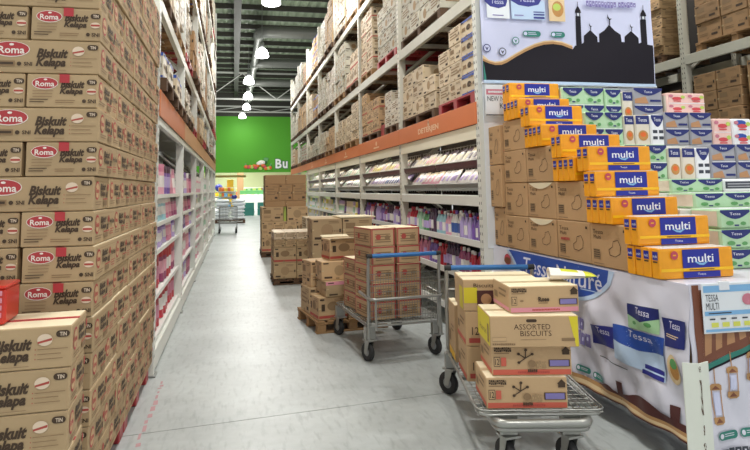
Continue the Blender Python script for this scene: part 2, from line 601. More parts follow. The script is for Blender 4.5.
# ------------------------------------------------------------------ lamps
def pendant_mesh():
    mb = MB()
    pr = [(0.02, 0.42), (0.06, 0.40), (0.16, 0.34), (0.24, 0.24), (0.29, 0.10), (0.30, 0.0), (0.28, -0.02), (0.2, -0.05), (0.02, -0.06)]
    mb.lathe(pr[::-1], 'lamp_glass', 16)
    return mb.build('lamp_glass')
def lamp_light(t, p):
    # a dome lamp throws most of its light down and a little all round
    L = bpy.data.lights.new('lamp_light', 'POINT'); L.energy = p * 0.36; L.shadow_soft_size = 0.3; L.color = (1.0, 0.985, 0.95)
    O('lamp_light', L, t, (0, 0, -0.45))
    L = bpy.data.lights.new('lamp_light', 'AREA'); L.shape = 'DISK'; L.size = 0.5; L.energy = p * 0.30; L.color = (1.0, 0.985, 0.95)
    O('lamp_light', L, t, (0, 0, -0.1))
def lamps():
    pm = pendant_mesh()
    cm = MB(); cm.lathe([(0.09, 0.40), (0.10, 0.44), (0.10, 0.62), (0.06, 0.68)], 'lamp_metal', 12); cm = cm.build('lamp_cap')
    rm = MB(); rm.tube([(0, 0, 0.66), (0, 0, 2.44)], 0.012, 'lamp_metal', 6); rm = rm.build('rod')
    row = [(1.12, 18.4), (1.17, 26.0), (0.75, 32.7), (0.83, 38.1), (0.84, 43.3), (0.61, 48.6), (1.1, 11.4), (0.9, 5.0), (1.0, -1.5)]
    names = ['nearest of the lamps in view, at the top edge', 'second lamp in view from the top edge', 'third lamp in view from the top edge',
             'fourth lamp in view from the top edge', 'fifth lamp in view from the top edge', 'lowest lamp, just before the green wall',
             'above the carton pallets out of frame', 'above the trolleys out of frame', 'behind the viewer out of frame']
    for (x, y), nm in zip(row, names):
        t = thing('pendant_lamp', 'glowing white dome pendant lamp, ' + nm, 'lamp', (x, y, 7.5), group='pendant lamps over the aisle')
        O('lamp_glass', pm, t); O('lamp_cap', cm, t); O('rod', rm, t)
        lamp_light(t, LAMP_POWER * (1.0 if y < 20 else (0.3 if y > 47 else 1.3)))
    i = 0
    for x in (-6.0, 5.6):
        for y in (2.0, 9.0, 17.0):
            i += 1
            t = thing('pendant_lamp', 'white dome pendant lamp, %s over the neighbouring aisles out of frame' % ORD[i], 'lamp', (x, y, 7.5), group='pendant lamps over the next aisles')
            O('lamp_glass', pm, t); O('lamp_cap', cm, t); O('rod', rm, t)
            lamp_light(t, LAMP_POWER * 0.9)
    # long fluorescent fittings under the hall ceiling
    for k, (x, y) in enumerate(((-2.5, 54), (2.5, 54), (-2.5, 62), (2.5, 62), (0, 69))):
        mb = MB(); mb.box(-1.2, 1.2, -0.12, 0.12, -0.06, 0.0, 'lamp_metal'); 
        t = thing('hall_light', 'long white ceiling light in the bright hall, %s from the green wall' % ORD[k + 1], 'lamp', (x, y, 5.59), group='hall ceiling lights')
        O('housing', mb.build('housing'), t)
        mb = MB(); mb.box(-1.15, 1.15, -0.1, 0.1, -0.09, -0.062, 'lamp_glass'); O('diffuser', mb.build('diffuser'), t)
        L = bpy.data.lights.new('hall_lamp_light', 'AREA'); L.energy = MARKET_POWER; L.shape = 'RECTANGLE'; L.size = 2.3; L.size_y = 0.2
        O('lamp_light', L, t, (0, 0, -0.12))
lamps()

# ------------------------------------------------------------------ ducts
def ducts():
    t = thing('air_duct', 'round galvanised air duct along the aisle with side branches to the right', 'duct', (0, 0, 0))
    mb = MB(); mb.tube([(1.08, 26.5, 8.72), (1.08, 38, 8.72), (1.08, 47.5, 8.7)], 0.19, 'duct_steel', 16)
    main = O('main_duct', mb.build('duct'), t)
    for k, y in enumerate((26.4, 33.0, 39.2, 45.6)):
        mb = MB()
        pts = [(1.08, y + 0.9, 8.72)]
        for a in range(0, 7):
            an = a / 6 * PI / 2
            pts.append((1.08 + 0.55 * (1 - math.cos(an)), y + 0.5 - 0.55 * math.sin(an), 8.72))
        pts += [(3.4, y - 0.05, 8.72), (9, y - 0.05, 8.72)]
        mb.tube(pts, 0.26, 'duct_steel', 14)
        br = O('branch_duct', mb.build('duct'), t)
        for x in (2.0, 3.0, 4.2):
            mb = MB(); mb.tube([(x, y - 0.05, 8.72), (x + 0.05, y - 0.05, 8.72)], 0.275, 'duct_steel', 14); O('duct_collar', mb.build('collar'), br)
    # crumpled foil covered length, nearest
    t2 = thing('foil_duct', 'crumpled foil wrapped duct hanging beside the nearest lamp', 'duct', (0, 0, 0))
    mb = MB(); pts = []
    rs = random.Random(5)
    mb.tube([(1.2, 19.2 + i * 0.42, 9.05 - 0.045 * i + rs.uniform(-0.03, 0.03)) for i in range(7)], 0.3, 'duct_foil', 12)
    O('foil_sleeve', mb.build('foil'), t2)
    mb = MB(); mb.tube([(1.2, 21.7, 8.78), (1.2, 22.2, 8.76)], 0.2, 'duct_steel', 12); O('duct_end', mb.build('end'), t2)
    t3 = thing('air_duct', 'straight galvanised duct crossing above the tall right hand loads', 'duct', (0, 0, 0))
    mb = MB(); mb.tube([(1.55, 20.9, 8.85), (9, 20.9, 8.85)], 0.27, 'duct_steel', 14); O('branch_duct', mb.build('duct'), t3)
    for x in (2.4, 3.6):
        mb = MB(); mb.tube([(x, 20.9, 8.85), (x + 0.05, 20.9, 8.85)], 0.285, 'duct_steel', 14); O('duct_collar', mb.build('collar'), t3)
ducts()

# ------------------------------------------------------------------ green wall lettering and emblem
def wall_sign():
    t = thing('wall_lettering', 'large white letters with dark outline on the green wall', 'lettering', (0, 50.55, 0))
    for ch, x0, x1, z0, z1 in (('B', 3.42, 3.95, 3.42, 4.22), ('u', 4.03, 4.45, 3.42, 4.02)):
        d = Decal(); d.text(ch, x0 - 0.04, z0 - 0.04, x1 + 0.04, z1 + 0.04, 'letter_edge', bold=0.06)
        o = O('letter', d.mb(lambda u, v, l: (u, -0.01, v)).build('letter'), t)
        d = Decal(); d.text(ch, x0, z0, x1, z1, 'letter_white', bold=0.03)
        mb = d.mb(lambda u, v, l: (u, -0.05, v))
        O('letter_face', mb.build('letter'), o)
    e = thing('wall_emblem', 'emblem of heaped vegetables in orange, white and green on the green wall', 'emblem', (0, 50.55, 0))
    rs = random.Random(11)
    def blob(name, x, z, rx, rz, mat):
        mb = MB(); mb.lathe([(0.02, -1), (0.5, -0.85), (0.87, -0.5), (1, 0), (0.87, 0.5), (0.5, 0.85), (0.02, 1)], mat, 10,
                            Matrix.Translation((x, -0.08, z)) @ Matrix.Diagonal((rx, 0.08, rz, 1)))
        O(name, mb.build(name), e)
    for i in range(13):
        blob('pumpkin', 0.95 + i * 0.17 + rs.uniform(-.05, .05), 3.42 + rs.uniform(0, 0.28), 0.17, 0.15, ['tin_orange', 'sign_red', 'tin_orange', 'pack_lime'][i % 4])
    blob('cauliflower', 2.25, 3.92, 0.33, 0.2, 'ink_white'); blob('cauliflower', 2.0, 3.85, 0.2, 0.16, 'ink_white')
    for i in range(5):
        mb = MB(); a = -0.5 + i * 0.25
        mb.tube([(2.62, -0.06, 3.85), (2.62 + 0.4 * math.sin(a), -0.06, 3.85 + 0.5 * math.cos(a))], 0.05, 'print_leaf', 5); O('leaf', mb.build('leaf'), e)
    for x in (0.85, 2.95):
        mb = MB(); mb.tube([(x, -0.06, 3.5), (x + 0.1, -0.06, 3.85)], 0.07, 'print_leaf', 5); O('leaf', mb.build('leaf'), e)
wall_sign()

# ------------------------------------------------------------------ bright hall and things at the far end
def far_end():
    def shelf(x, y, w, lab, cols):
        t = thing('display_shelf', lab, 'shelf', (x, y, 0), group='shelves of the bright hall')
        mb = MB(); mb.box(-w / 2, w / 2, 0.25, 0.3, 0, 1.9, 'shelf_white'); O('back_panel', mb.build('panel'), t)
        rs = random.Random(int(x * 10 + y))
        for k, z in enumerate((0.15, 0.6, 1.05, 1.5)):
            mb = MB(); mb.box(-w / 2, w / 2, -0.2, 0.25, z, z + 0.03, 'shelf_white'); s = O('shelf_board', mb.build('board'), t)
            x2 = -w / 2 + 0.05
            while x2 < w / 2 - 0.2:
                ww = rs.uniform(0.15, 0.3)
                mb = MB(); mb.box(x2, x2 + ww, -0.15, 0.2, z + 0.03, z + 0.03 + rs.uniform(0.2, 0.36), rs.choice(cols), ch=0.01)
                O('packet_block', mb.build('block'), s)
                x2 += ww + 0.02
    shelf(-1.9, 58, 2.2, 'white hall shelf with yellow and lime packets left of brown pillar', ['pack_lime', 'pack_yellow', 'print_green', 'ink_white'])
    shelf(1.7, 58, 1.7, 'white hall shelf with green and white packets right of brown pillar', ['print_green', 'ink_white', 'pack_lime', 'print_leaf'])
    shelf(0.4, 66, 4.5, 'long white hall shelf of yellow packets against the pale wall', ['pack_yellow', 'ink_white', 'pack_lime', 'tin_orange'])
    shelf(-0.6, 52.6, 1.5, 'white hall shelf of orange and yellow packets below the brown beam', ['pack_yellow', 'tin_orange', 'print_sky', 'pack_lime'])
    shelf(2.6, 61, 2.6, 'white hall shelf of blue and green packets behind the produce stand', ['print_sky', 'print_leaf', 'pack_yellow', 'kraft_dark'])
    mb = MB(); mb.box(-0.3, 0.3, -0.3, 0.3, 0, 5.6, 'kraft_dark', ch=0.02)
    O('pillar', mb.build('pillar'), None, (0.55, 56.5, 0), label='brown square pillar standing in the bright hall', cat='pillar')
    mb = MB(); mb.box(-1.3, 1.6, -0.02, 0.02, 2.75, 2.95, 'kraft_dark', ch=0.005)
    O('hall_beam', mb.build('beam'), None, (-0.6, 53.2, 0), label='thin brown beam hung across the opening below the green wall', cat='beam')
    mb = MB(); mb.box(-0.28, 0.28, -0.02, 0.02, 0, 0.85, 'pack_yellow', ch=0.01); mb.tube([(0, 0, 0.84), (0, 0, 3.9)], 0.006, 'lamp_metal', 4)
    O('hanging_sign', mb.build('sign'), None, (-0.35, 53.0, 1.7), label='small yellow sign hanging in the bright hall', cat='sign')
    mb = MB(); mb.lathe([(0.02, 0), (0.25, 0.1), (0.36, 0.35), (0.25, 0.6), (0.02, 0.7)], 'print_royal', 12); mb.tube([(0, 0, 0.69), (0, 0, 4.05)], 0.005, 'lamp_metal', 4)
    O('balloon', mb.build('balloon'), None, (-1.35, 54.2, 1.5), label='dark blue balloon hanging in the bright hall', cat='balloon')
    mb = MB(); mb.box(-1.5, 1.5, -0.03, 0.03, 0, 0.35, 'print_leaf', ch=0.01)
    O('shelf_header', mb.build('header'), None, (2.0, 55.2, 1.25), label='green header board over the far produce stand', cat='sign')
    mb = MB(); mb.box(-1.5, 1.5, -0.3, 0.3, 0, 1.2, 'shelf_white', ch=0.02)
    O('produce_stand', mb.build('stand'), None, (2.0, 55.3, 0), label='white produce stand below the green header board', cat='stand')
    # green crates
    rs = random.Random(4)
    for k, (x, y, z) in enumerate(((0.95, 38.6, 0), (1.8, 38.9, 0), (0.95, 38.65, 0.41), (1.8, 38.9, 0.41), (0.85, 41.0, 0))):
        t = thing('crate', 'green plastic crate at the far aisle mouth, %s of the group' % ['front left', 'front right', 'upper left', 'upper right', 'rearmost'][k], 'crate', (x, y, z), 0.2 * rs.uniform(-1, 1), 'green crates at the aisle mouth')
        mb = MB(); mb.box(-0.3, 0.3, -0.22, 0.22, 0.0, 0.03, 'print_teal')
        for a in ((-0.3, 0.3, -0.22, -0.19), (-0.3, 0.3, 0.19, 0.22), (-0.3, -0.27, -0.19, 0.19), (0.27, 0.3, -0.19, 0.19)):
            mb.box(*a, 0.03, 0.38, 'print_teal')
        O('crate_body', mb.build('crate'), t)
        mb = MB(); mb.box(-0.31, 0.31, -0.23, -0.19, 0.36, 0.4, 'print_teal'); mb.box(-0.31, 0.31, 0.19, 0.23, 0.36, 0.4, 'print_teal'); O('rim', mb.build('rim'), t)
    # pallet of white sacks
    p = pallet_thing('low wooden pallet under the white sacks at the aisle end', (-0.2, 30.6, 0), 1.5, 1.1, 0.14, 'wood_dark')
    def sack_mesh():
        mb = MB(); vs, fs = [], []
        nu, nv = 10, 6
        for s in (1, -1):
            o = len(vs)
            for j in range(nv + 1):
                for i in range(nu + 1):
                    u, v = -1 + 2 * i / nu, -1 + 2 * j / nv
                    t = 0.085 * (max(0, 1 - u ** 4) * max(0, 1 - v ** 4)) ** 0.5
                    vs.append((u * 0.36, v * 0.24, 0.085 + s * t))
            for j in range(nv):
                for i in range(nu):
                    a = o + j * (nu + 1) + i
                    q = (a, a + 1, a + nu + 2, a + nu + 1)
                    fs.append(q if s > 0 else q[::-1])
        mb.add(vs, fs, 'bag_white', True)
        return mb.build('sack')
    sm = sack_mesh()
    for lay in range(6):
        for i in range(2):
            O('sack', sm, None, (-0.57 + i * 0.76 + rs.uniform(-.03, .03), 30.4 + rs.uniform(-.03, .03), 0.145 + lay * 0.173), rs.uniform(-.02, .02),
              'white filled sack, %s layer up on the %s of far pallet' % (ORD[lay + 1], ['left', 'right'][i]), 'sack', 'white sacks on the far pallet')
    mb = MB(); mb.lathe([(0.1, 0), (0.14, 0.05), (0.13, 0.16), (0.05, 0.2)], 'print_royal', 10)
    O('pouch', mb.build('pouch'), None, (0.0, 30.4, 1.19), label='small blue and violet bag on top of the white sacks', cat='bag')

# ------------------------------------------------------------------ pallets
def pallet_thing(label, loc, w, d, h, mat, rz=0.0, group='pallets', name='wooden_pallet'):
    t = thing(name, label, 'pallet', loc, rz, group)
    n = 7
    bw = w / n * 0.78
    bm = cached(('pb', bw, d, mat), lambda: MB().box(-bw / 2, bw / 2, -d / 2, d / 2, 0, 0.02, mat, ch=0.003).build('board'))
    for i in range(n):
        O('deck_board', bm, t, (-w / 2 + bw / 2 + (w - bw) * i / (n - 1), 0, h - 0.022))
    sm = cached(('ps', w, mat), lambda: MB().box(-w / 2, w / 2, -0.045, 0.045, 0, 0.02, mat, ch=0.003).build('board'))
    km = cached(('pk', h, mat), lambda: MB().box(-0.05, 0.05, -0.045, 0.045, 0.0, h - 0.066, mat, ch=0.004).build('block'))
    for y in (-d / 2 + 0.05, 0, d / 2 - 0.05):
        O('stringer_board', sm, t, (0, y, h - 0.043))
        O('bottom_board', sm, t, (0, y, 0.001))
        for x in (-w / 2 + 0.06, 0, w / 2 - 0.06):
            O('block', km, t, (x, y, 0.022))
    return t

def pallet_mesh(w, d, h, mat):
    def f():
        mb = MB()
        for i in range(7):
            x = -w / 2 + (w - w / 9) * i / 6
            mb.box(x, x + w / 9, -d / 2, d / 2, h - 0.02, h, mat)
        for y in (-d / 2, -0.05, d / 2 - 0.1):
            mb.box(-w / 2, w / 2, y, y + 0.1, h - 0.04, h - 0.02, mat)
            mb.box(-w / 2, w / 2, y, y + 0.1, 0, 0.018, mat)
            for x in (-w / 2, -0.06, w / 2 - 0.12):
                mb.box(x, x + 0.12, y, y + 0.1, 0.018, h - 0.04, mat)
        return mb.build('pallet')
    return cached(('pm', w, d, h, mat), f)
far_end()

# ================================================================== biscuit cartons on the left
RH = 0.168
def roma_front_wide(w):
    """0.50 m face"""
    d = Decal(); k = w / 103.0
    def U(x): return (x + 4) * k
    def V(y): return RH * (1 - (y - 108) / 34.0)
    d.oval(U(13), V(118), 18 * k, 8.2 * k, 'ink_white'); d.oval(U(13), V(117.8), 17.2 * k, 7.5 * k, 'logo_red')
    d.text('Roma', U(1), V(122.5), U(26), V(115), 'ink_white', bold=0.02)
    d.oval(U(13.5), V(113.2), 2.4 * k, 1.3 * k, 'ink_white', 8)
    d.text('Biskuit', U(37.5), V(126.2), U(68), V(116.5), 'ink_brown', shear=0.28, bold=0.045)
    d.text('Kelapa', U(37), V(137.5), U(66), V(126.2), 'ink_brown', shear=0.28, bold=0.045)
    d.pill(U(86.5), V(117), U(97.5), V(111.5), 'ink_brown'); d.text('TIN', U(89.5), V(116), U(95), V(112.8), 'badge_cream', bold=0.02)
    d.oval(U(78), V(118.5), 6 * k, 5 * k, 'badge_cream', 16); d.poly([(U(72.5), V(119.8)), (U(83.5), V(117.2)), (U(83.5), V(119.2)), (U(72.5), V(121.4))], 'ink_red')
    d.lines(U(72.5), U(97), V(125.8), 4 * k, 3, 'ink_mid', 0.003)
    for i in range(3): d.rect(U(70.5), V(126.4) - i * 4 * k, U(71.3), V(125.6) - i * 4 * k, 'ink_red', True)
    d.rect(U(-1), V(135.5), U(17.5), V(130), 'ink_mid'); d.rect(U(3.5), V(134), U(16), V(131.5), 'ink_brown')
    d.oval(U(21.5), V(133), 2.2 * k, 2.2 * k, 'ink_brown', 10); d.text('SNI', U(26), V(135), U(34), V(131), 'ink_brown', bold=0.03)
    d.lines(U(38), U(67), V(138.6), 2 * k, 1, 'ink_mid', 0.002)
    return d

def roma_front_small(w, tape=True):
    """0.33 m face"""
    d = Decal(); k = w / 68.0
    def U(x): return (x - 32) * k
    def V(y): return RH * (1 - (y - 8) / 34.0)
    d.oval(U(49.2), V(17.5), 12.6 * k, 6.4 * k, 'ink_white'); d.oval(U(49.2), V(17.4), 12 * k, 5.8 * k, 'logo_red')
    d.text('Roma', U(40.2), V(20.8), U(58.2), V(15.2), 'ink_white', bold=0.02); d.oval(U(49.6), V(13.6), 1.8 * k, 1 * k, 'ink_white', 8)
    d.text('Biskuit', U(64), V(22.2), U(87.5), V(14.5), 'ink_brown', shear=0.28, bold=0.045)
    d.text('Kelapa', U(63.5), V(30), U(86), V(22.2), 'ink_brown', shear=0.28, bold=0.045)
    d.pill(U(89.5), V(18.5), U(99.6), V(13), 'ink_brown'); d.text('TIN', U(92), V(17.4), U(97.5), V(14.2), 'badge_cream', bold=0.02)
    d.oval(U(94.5), V(25.5), 5 * k, 3.2 * k, 'badge_cream', 16); d.rect(U(90), V(26.6), U(99), V(24.6), 'ink_red')
    d.oval(U(87.5), V(35.5), 2 * k, 2 * k, 'ink_brown', 10); d.text('SNI', U(91), V(37.5), U(99), V(33.6), 'ink_brown', bold=0.03)
    d.lines(U(38), U(58), V(25), 3.1 * k, 3, 'ink_mid', 0.003)
    d.lines(U(35.5), U(54), V(33.8), 2.6 * k, 2, 'ink_brown', 0.004, 0.4)
    d.lines(U(60), U(79), V(34.6), 2.2 * k, 2, 'ink_mid', 0.004, 0.2)
    if tape:
        d.rect(U(63.2), V(17), U(73), V(8.2), 'red_tape')
    return d

def roma_side(w):
    d = Decal()
    s = min(w, 0.36)
    o = 0.02
    d.oval(o + 0.16 * s, 0.098, 0.135 * s, 0.048, 'logo_red'); d.oval(o + 0.16 * s, 0.098, 0.115 * s, 0.038, 'kraft_warm')
    d.text('Roma', o + 0.07 * s, 0.085, o + 0.25 * s, 0.112, 'logo_red', bold=0.03)
    d.text('Biskuit', o + 0.38 * s, 0.1, o + 0.75 * s, 0.135, 'ink_brown', shear=0.2, bold=0.05)
    d.text('Kelapa', o + 0.38 * s, 0.062, o + 0.73 * s, 0.098, 'ink_brown', shear=0.2, bold=0.05)
    d.lines(o + 0.04 * s, o + 0.5 * s, 0.042, 0.012, 2, 'ink_mid', 0.005)
    d.rect(o + 0.6 * s, 0.02, o + 0.85 * s, 0.045, 'ink_mid')
    d.oval(o + 0.9 * s, 0.115, 0.05 * s, 0.02, 'ink_red', 10)
    d.lines(o + 0.55 * s, o + 0.95 * s, 0.056, 0.01, 1, 'ink_red', 0.006); d.rect(o + 0.78 * s, 0.06, o + 0.86 * s, 0.09, 'ink_brown')
    d.rect(o, 0.148, w - 0.02, 0.151, 'ink_light')
    if w > 0.45:
        d.text('Biskuit Kelapa', w - 0.14, 0.08, w - 0.015, 0.115, 'ink_brown', shear=0.2, bold=0.04)
        d.lines(w - 0.13, w - 0.02, 0.06, 0.013, 3, 'ink_red', 0.004)
        d.rect(o + 0.8 * s, 0.09, w - 0.1, 0.094, 'ink_light')
    return d

def roma_body(w, dd):
    def f():
        mb = MB(); mb.box(-w / 2, w / 2, -dd / 2, dd / 2, 0, RH, 'kraft', ch=0.004, tops='carton_top')
        # lid seam and tape along the top
        if w >= dd:
            mb.box(-w / 2, w / 2, -0.02, 0.02, RH, RH + 0.0008, 'red_tape')
        else:
            mb.box(-0.02, 0.02, -dd / 2, dd / 2, RH, RH + 0.0008, 'red_tape')
        return mb.build('carton')
    return cached(('rb', w, dd), f)

def pr_mesh(key, fn):
    return cached(key, fn)

W1, D1 = 0.498, 0.330
def roma(loc, wide, label, group, front=True, side=True, rz=0.0, tape=True):
    w, d = (W1, D1) if wide else (D1, W1)
    t = thing('biscuit_carton', label, 'carton', loc, rz, group)
    O('carton_body', roma_body(w, d), t)
    if front:
        if wide:
            m = pr_mesh('rfw', lambda: roma_front_wide(W1).mb(face_front(W1, D1, RH)).build('print'))
        else:
            m = pr_mesh(('rfs', tape), lambda: roma_front_small(D1, tape).mb(face_front(D1, W1, RH)).build('print'))
        O('front_lettering', m, t)
    if side:
        if wide:
            m = pr_mesh('rsw', lambda: roma_side(D1).mb(face_posx(W1, D1, RH)).build('print'))
        else:
            m = pr_mesh('rss', lambda: roma_side(W1).mb(face_posx(D1, W1, RH)).build('print'))
        O('side_lettering', m, t)
    return t

def left_stack():
    rs = random.Random(21)
    types = 'ABABA' + 'AAABABABABABAB'
    g = 'biscuit cartons of the tall left stack'
    XR = -0.68; Y0 = 3.165; Z0 = 0.136
    for L in range(18):
        wide = (types[L] == 'B')
        z = Z0 + L * 0.172
        n = 0
        y = Y0
        sx = rs.uniform(-0.006, 0.006)
        step = (D1 if wide else W1) + 0.004
        cnt = 7 if wide else 4
        for j in range(cnt + (0 if wide else 1)):
            wd = wide or j == cnt
            w, d = (W1, D1) if wd else (D1, W1)
            n += 1
            roma((XR - w / 2 + sx + rs.uniform(-.005, .005), y + d / 2, z), wd,
                 'tan biscuit carton, %s layer up, %s back from the front corner of tall stack' % (ORD[L + 1], ORD[n]), g, front=(j == 0), side=True, tape=rs.random() < 0.9)
            y += d + 0.004
        # to the left on the front
        x = XR - (W1 if wide else D1) - 0.016
        for i in range(2 if wide else 3):
            w, d = (W1, D1) if wide else (D1, W1)
            roma((x - w / 2, Y0 + d / 2 + rs.uniform(0, .006), z), wide,
                 'tan biscuit carton, %s layer up, %s left from the aisle corner of tall stack' % (ORD[L + 1], ORD[i + 2]), g, front=True, side=False)
            x -= w + 0.005
    def red_pallet(label, loc, w, d):
        t = thing('plastic_pallet', label, 'pallet', loc, 0, 'red plastic pallets')
        mb = MB(); mb.box(-w / 2, w / 2, -d / 2, d / 2, 0.1, 0.132, 'red_plastic', ch=0.006); O('deck', mb.build('deck'), t)
        bm = MB().box(-0.07, 0.07, -0.07, 0.07, 0.0, 0.1, 'red_plastic', ch=0.008).build('foot')
        for x in (-w / 2 + 0.07, 0, w / 2 - 0.07):
            for y in (-d / 2 + 0.07, 0, d / 2 - 0.07):
                O('foot', bm, t, (x, y, 0))
    red_pallet('red plastic pallet under the front half of tall biscuit stack', (-1.27, 3.74, 0), 1.12, 1.14)
    red_pallet('red plastic pallet under the rear half of tall biscuit stack', (-1.27, 4.91, 0), 1.12, 1.14)

    # shorter stack in front
    a = math.radians(3.5)
    ux, uy = math.cos(a), math.sin(a)
    cx, cy = -0.665, 2.73
    p = pallet_thing('wooden pallet under the low front stack of biscuit cartons', (cx - 0.5, cy + 0.14, 0), 0.96, 0.34, 0.19, 'wood', a)
    for L in range(5):
        z = 0.193 + L * 0.172
        for i in range(2):
            off = -(W1 / 2 + i * (W1 + 0.005)); dep = D1 / 2
            x = cx + off * ux - dep * uy + rs.uniform(-.003, .003)
            y = cy + off * uy + dep * ux
            roma((x, y, z), True, 'tan biscuit carton, %s from floor in %s column of low front stack' % (ORD[L + 1], ['right', 'left'][i]),
                 'biscuit cartons of the low front stack', front=True, side=(i == 0), rz=a)
    # red tin pack on the low stack
    t = thing('biscuit_tin', 'red square biscuit tin standing on the low front stack', 'tin', (-1.045, 2.88, 1.054), a)
    mb = MB(); mb.box(-0.1, 0.1, -0.1, 0.1, 0, 0.145, 'tin_red', ch=0.008); O('tin_body', mb.build('tin'), t)
    mb = MB(); mb.box(-0.102, 0.102, -0.102, 0.102, 0.145, 0.16, 'tin_red', ch=0.006); O('lid', mb.build('lid'), t)
    d = Decal(); d.rect(0.02, 0.03, 0.12, 0.135, 'tin_orange'); d.oval(0.09, 0.075, 0.035, 0.03, 'ink_white'); d.rect(0.03, 0.005, 0.12, 0.022, 'pack_yellow')
    for k in range(4): d.rect(0.14 + 0.012 * (k % 2), 0.03 + k * 0.03, 0.185, 0.05 + k * 0.03, 'pink_print', same=k > 0)
    O('front_lettering', d.mb(face_front(0.2, 0.2, 0.165)).build('print'), t)
left_stack()

# ================================================================== generic cartons
def gen_carton(w, d, h, mat, style, ch=0.006):
    def f():
        mb = MB(); mb.box(-w / 2, w / 2, -d / 2, d / 2, 0, h, mat, ch=ch, tops=None)
        mb.box(-w / 2 * 0.99, w / 2 * 0.99, -0.025, 0.025, h, h + 0.001, 'tape')
        for fc, L in ((face_front(w, d, h), w), (face_posx(w, d, h), d), (face_negx(w, d, h), d)):
            dc = Decal()
            if style == 0:
                dc.rect(L * 0.1, h * 0.55, L * 0.42, h * 0.8, 'ink_mid'); dc.rect(L * 0.6, h * 0.2, L * 0.85, h * 0.32, 'ink_brown')
                dc.lines(L * 0.1, L * 0.5, h * 0.4, h * 0.1, 2, 'ink_mid', h * 0.04)
            elif style == 1:
                dc.rect(0.004, h * 0.08, L - 0.004, h * 0.2, 'ink_red'); dc.oval(L * 0.5, h * 0.6, L * 0.2, h * 0.2, 'ink_mid', 14)
                dc.rect(L * 0.1, h * 0.4, L * 0.22, h * 0.7, 'ink_brown')
            elif style == 2:
                dc.lines(L * 0.15, L * 0.85, h * 0.75, h * 0.16, 3, 'ink_mid', h * 0.07)
                dc.rect(L * 0.7, h * 0.12, L * 0.9, h * 0.25, 'ink_brown')
            elif style == 3:
                dc.oval(L * 0.5, h * 0.5, min(L, h) * 0.28, min(L, h) * 0.28, 'ink_light', 14); dc.rect(L * 0.08, h * 0.1, L * 0.3, h * 0.2, 'ink_brown')
            elif style == 4:
                dc.rect(0.004, h * 0.86, L - 0.004, h * 0.99, 'print_blue'); dc.rect(0.004, h * 0.02, L - 0.004, h * 0.1, 'print_blue')
                dc.oval(L * 0.6, h * 0.5, L * 0.16, h * 0.16, 'ink_brown', 12); dc.rect(L * 0.1, h * 0.4, L * 0.35, h * 0.6, 'ink_mid')
            if style < 5:
                dc.lines(L * 0.55, L * 0.92, h * 0.9, h * 0.07, 2, 'ink_mid', h * 0.03)
                dc.rect(L * 0.05, h * 0.86, L * 0.2, h * 0.93, 'ink_brown')
                dc.rect(L * 0.4, h * 0.06, L * 0.5, h * 0.13, 'ink_mid'); dc.rect(L * 0.9, h * 0.4, L * 0.96, h * 0.55, 'ink_brown')
                for q in range(4): dc.rect(L * (0.66 + 0.06 * q), h * 0.42, L * (0.69 + 0.06 * q), h * 0.5, 'ink_mid', same=q > 0)
            dc.rect(0.002, h * 0.48, 0.03, h * 0.54, 'tape')
            dc.mb(fc, mb)
        return mb.build('carton')
    return cached(('gc', round(w, 3), round(d, 3), round(h, 3), mat, style), f)

# ================================================================== racks
def upright_frame(parent, y, x0, x1, h, mat, brace=True):
    """front post at x0, rear post at x1, braced ladder frame"""
    fr = O('upright_frame', None, parent, (0, y, 0))
    sg = 1 if x1 > x0 else -1
    def post():
        mb = MB()
        mb.box(0, sg * 0.1, -0.045, 0.045, 0, h, mat) if sg > 0 else mb.box(-0.1, 0, -0.045, 0.045, 0, h, mat)
        mb.box(-0.06 if sg < 0 else -0.02, 0.02 if sg < 0 else 0.06, -0.075, 0.075, 0, 0.012, 'steel_dull')
        z = 0.15
        while z < h:
            for yy in (-0.022, 0.022):
                xs = -0.0008 * sg
                a = (xs, yy - 0.007, z); b = (xs, yy + 0.007, z); c = (xs, yy + 0.005, z + 0.028); d = (xs, yy - 0.005, z + 0.028)
                mb.quad(a, b, c, d, 'hole_dark')
            z += 0.075
        return mb.build('post')
    pm = cached(('post', sg, h, mat), post)
    O('post', pm, fr, (x0, 0, 0))
    O('post', pm, fr, (x1 - 0.1 * sg, 0, 0))
    if brace:
        def br():
            mb = MB(); z = 0.25; a, b = x0 + 0.05 * sg, x1 - 0.05 * sg; up = True
            mb.tube([(a, 0, z), (b, 0, z)], 0.018, mat, 4)
            while z + 0.75 < h:
                mb.tube([(a, 0, z), (b, 0, z + 0.75)] if up else [(b, 0, z), (a, 0, z + 0.75)], 0.032, mat, 4); z += 0.75; up = not up
            mb.tube([(a, 0, z), (b, 0, z)], 0.018, mat, 4)
            return mb.build('bracing')
        O('bracing', cached(('brace', x0, x1, h, mat), br), fr)
    return fr

def cartons_grid(make, x_front, sgn, y0, y1, z0, hmax, rs, depth=0.42):
    """one layer deep face of cartons between y0 and y1; make(i, row, loc, mesh)"""
    ny = rs.choice((2, 3, 3, 4)); L = (y1 - y0) / ny
    h = rs.choice((0.19, 0.22, 0.25, 0.29, 0.34))
    nz = max(1, int(hmax / h))
    mat = rs.choice(('kraft_pale', 'kraft_pale', 'kraft_white', 'kraft_warm', 'kraft_grey', 'kraft_white', 'kraft_grey', 'kraft_dark'))
    st = rs.choice((0, 0, 1, 2, 2, 3, 4))
    me = gen_carton(depth, round(L - 0.008, 3), h - 0.004, mat, st)
    cut = rs.random()
    for r in range(nz):
        for i in range(ny):
            if r == nz - 1 and cut < 0.45 and i >= ny - 1:
                continue
            make(r, i, (x_front + sgn * (depth / 2 + rs.uniform(0, 0.035)), y0 + (i + 0.5) * L + rs.uniform(-.002, .002), z0 + r * h), me)

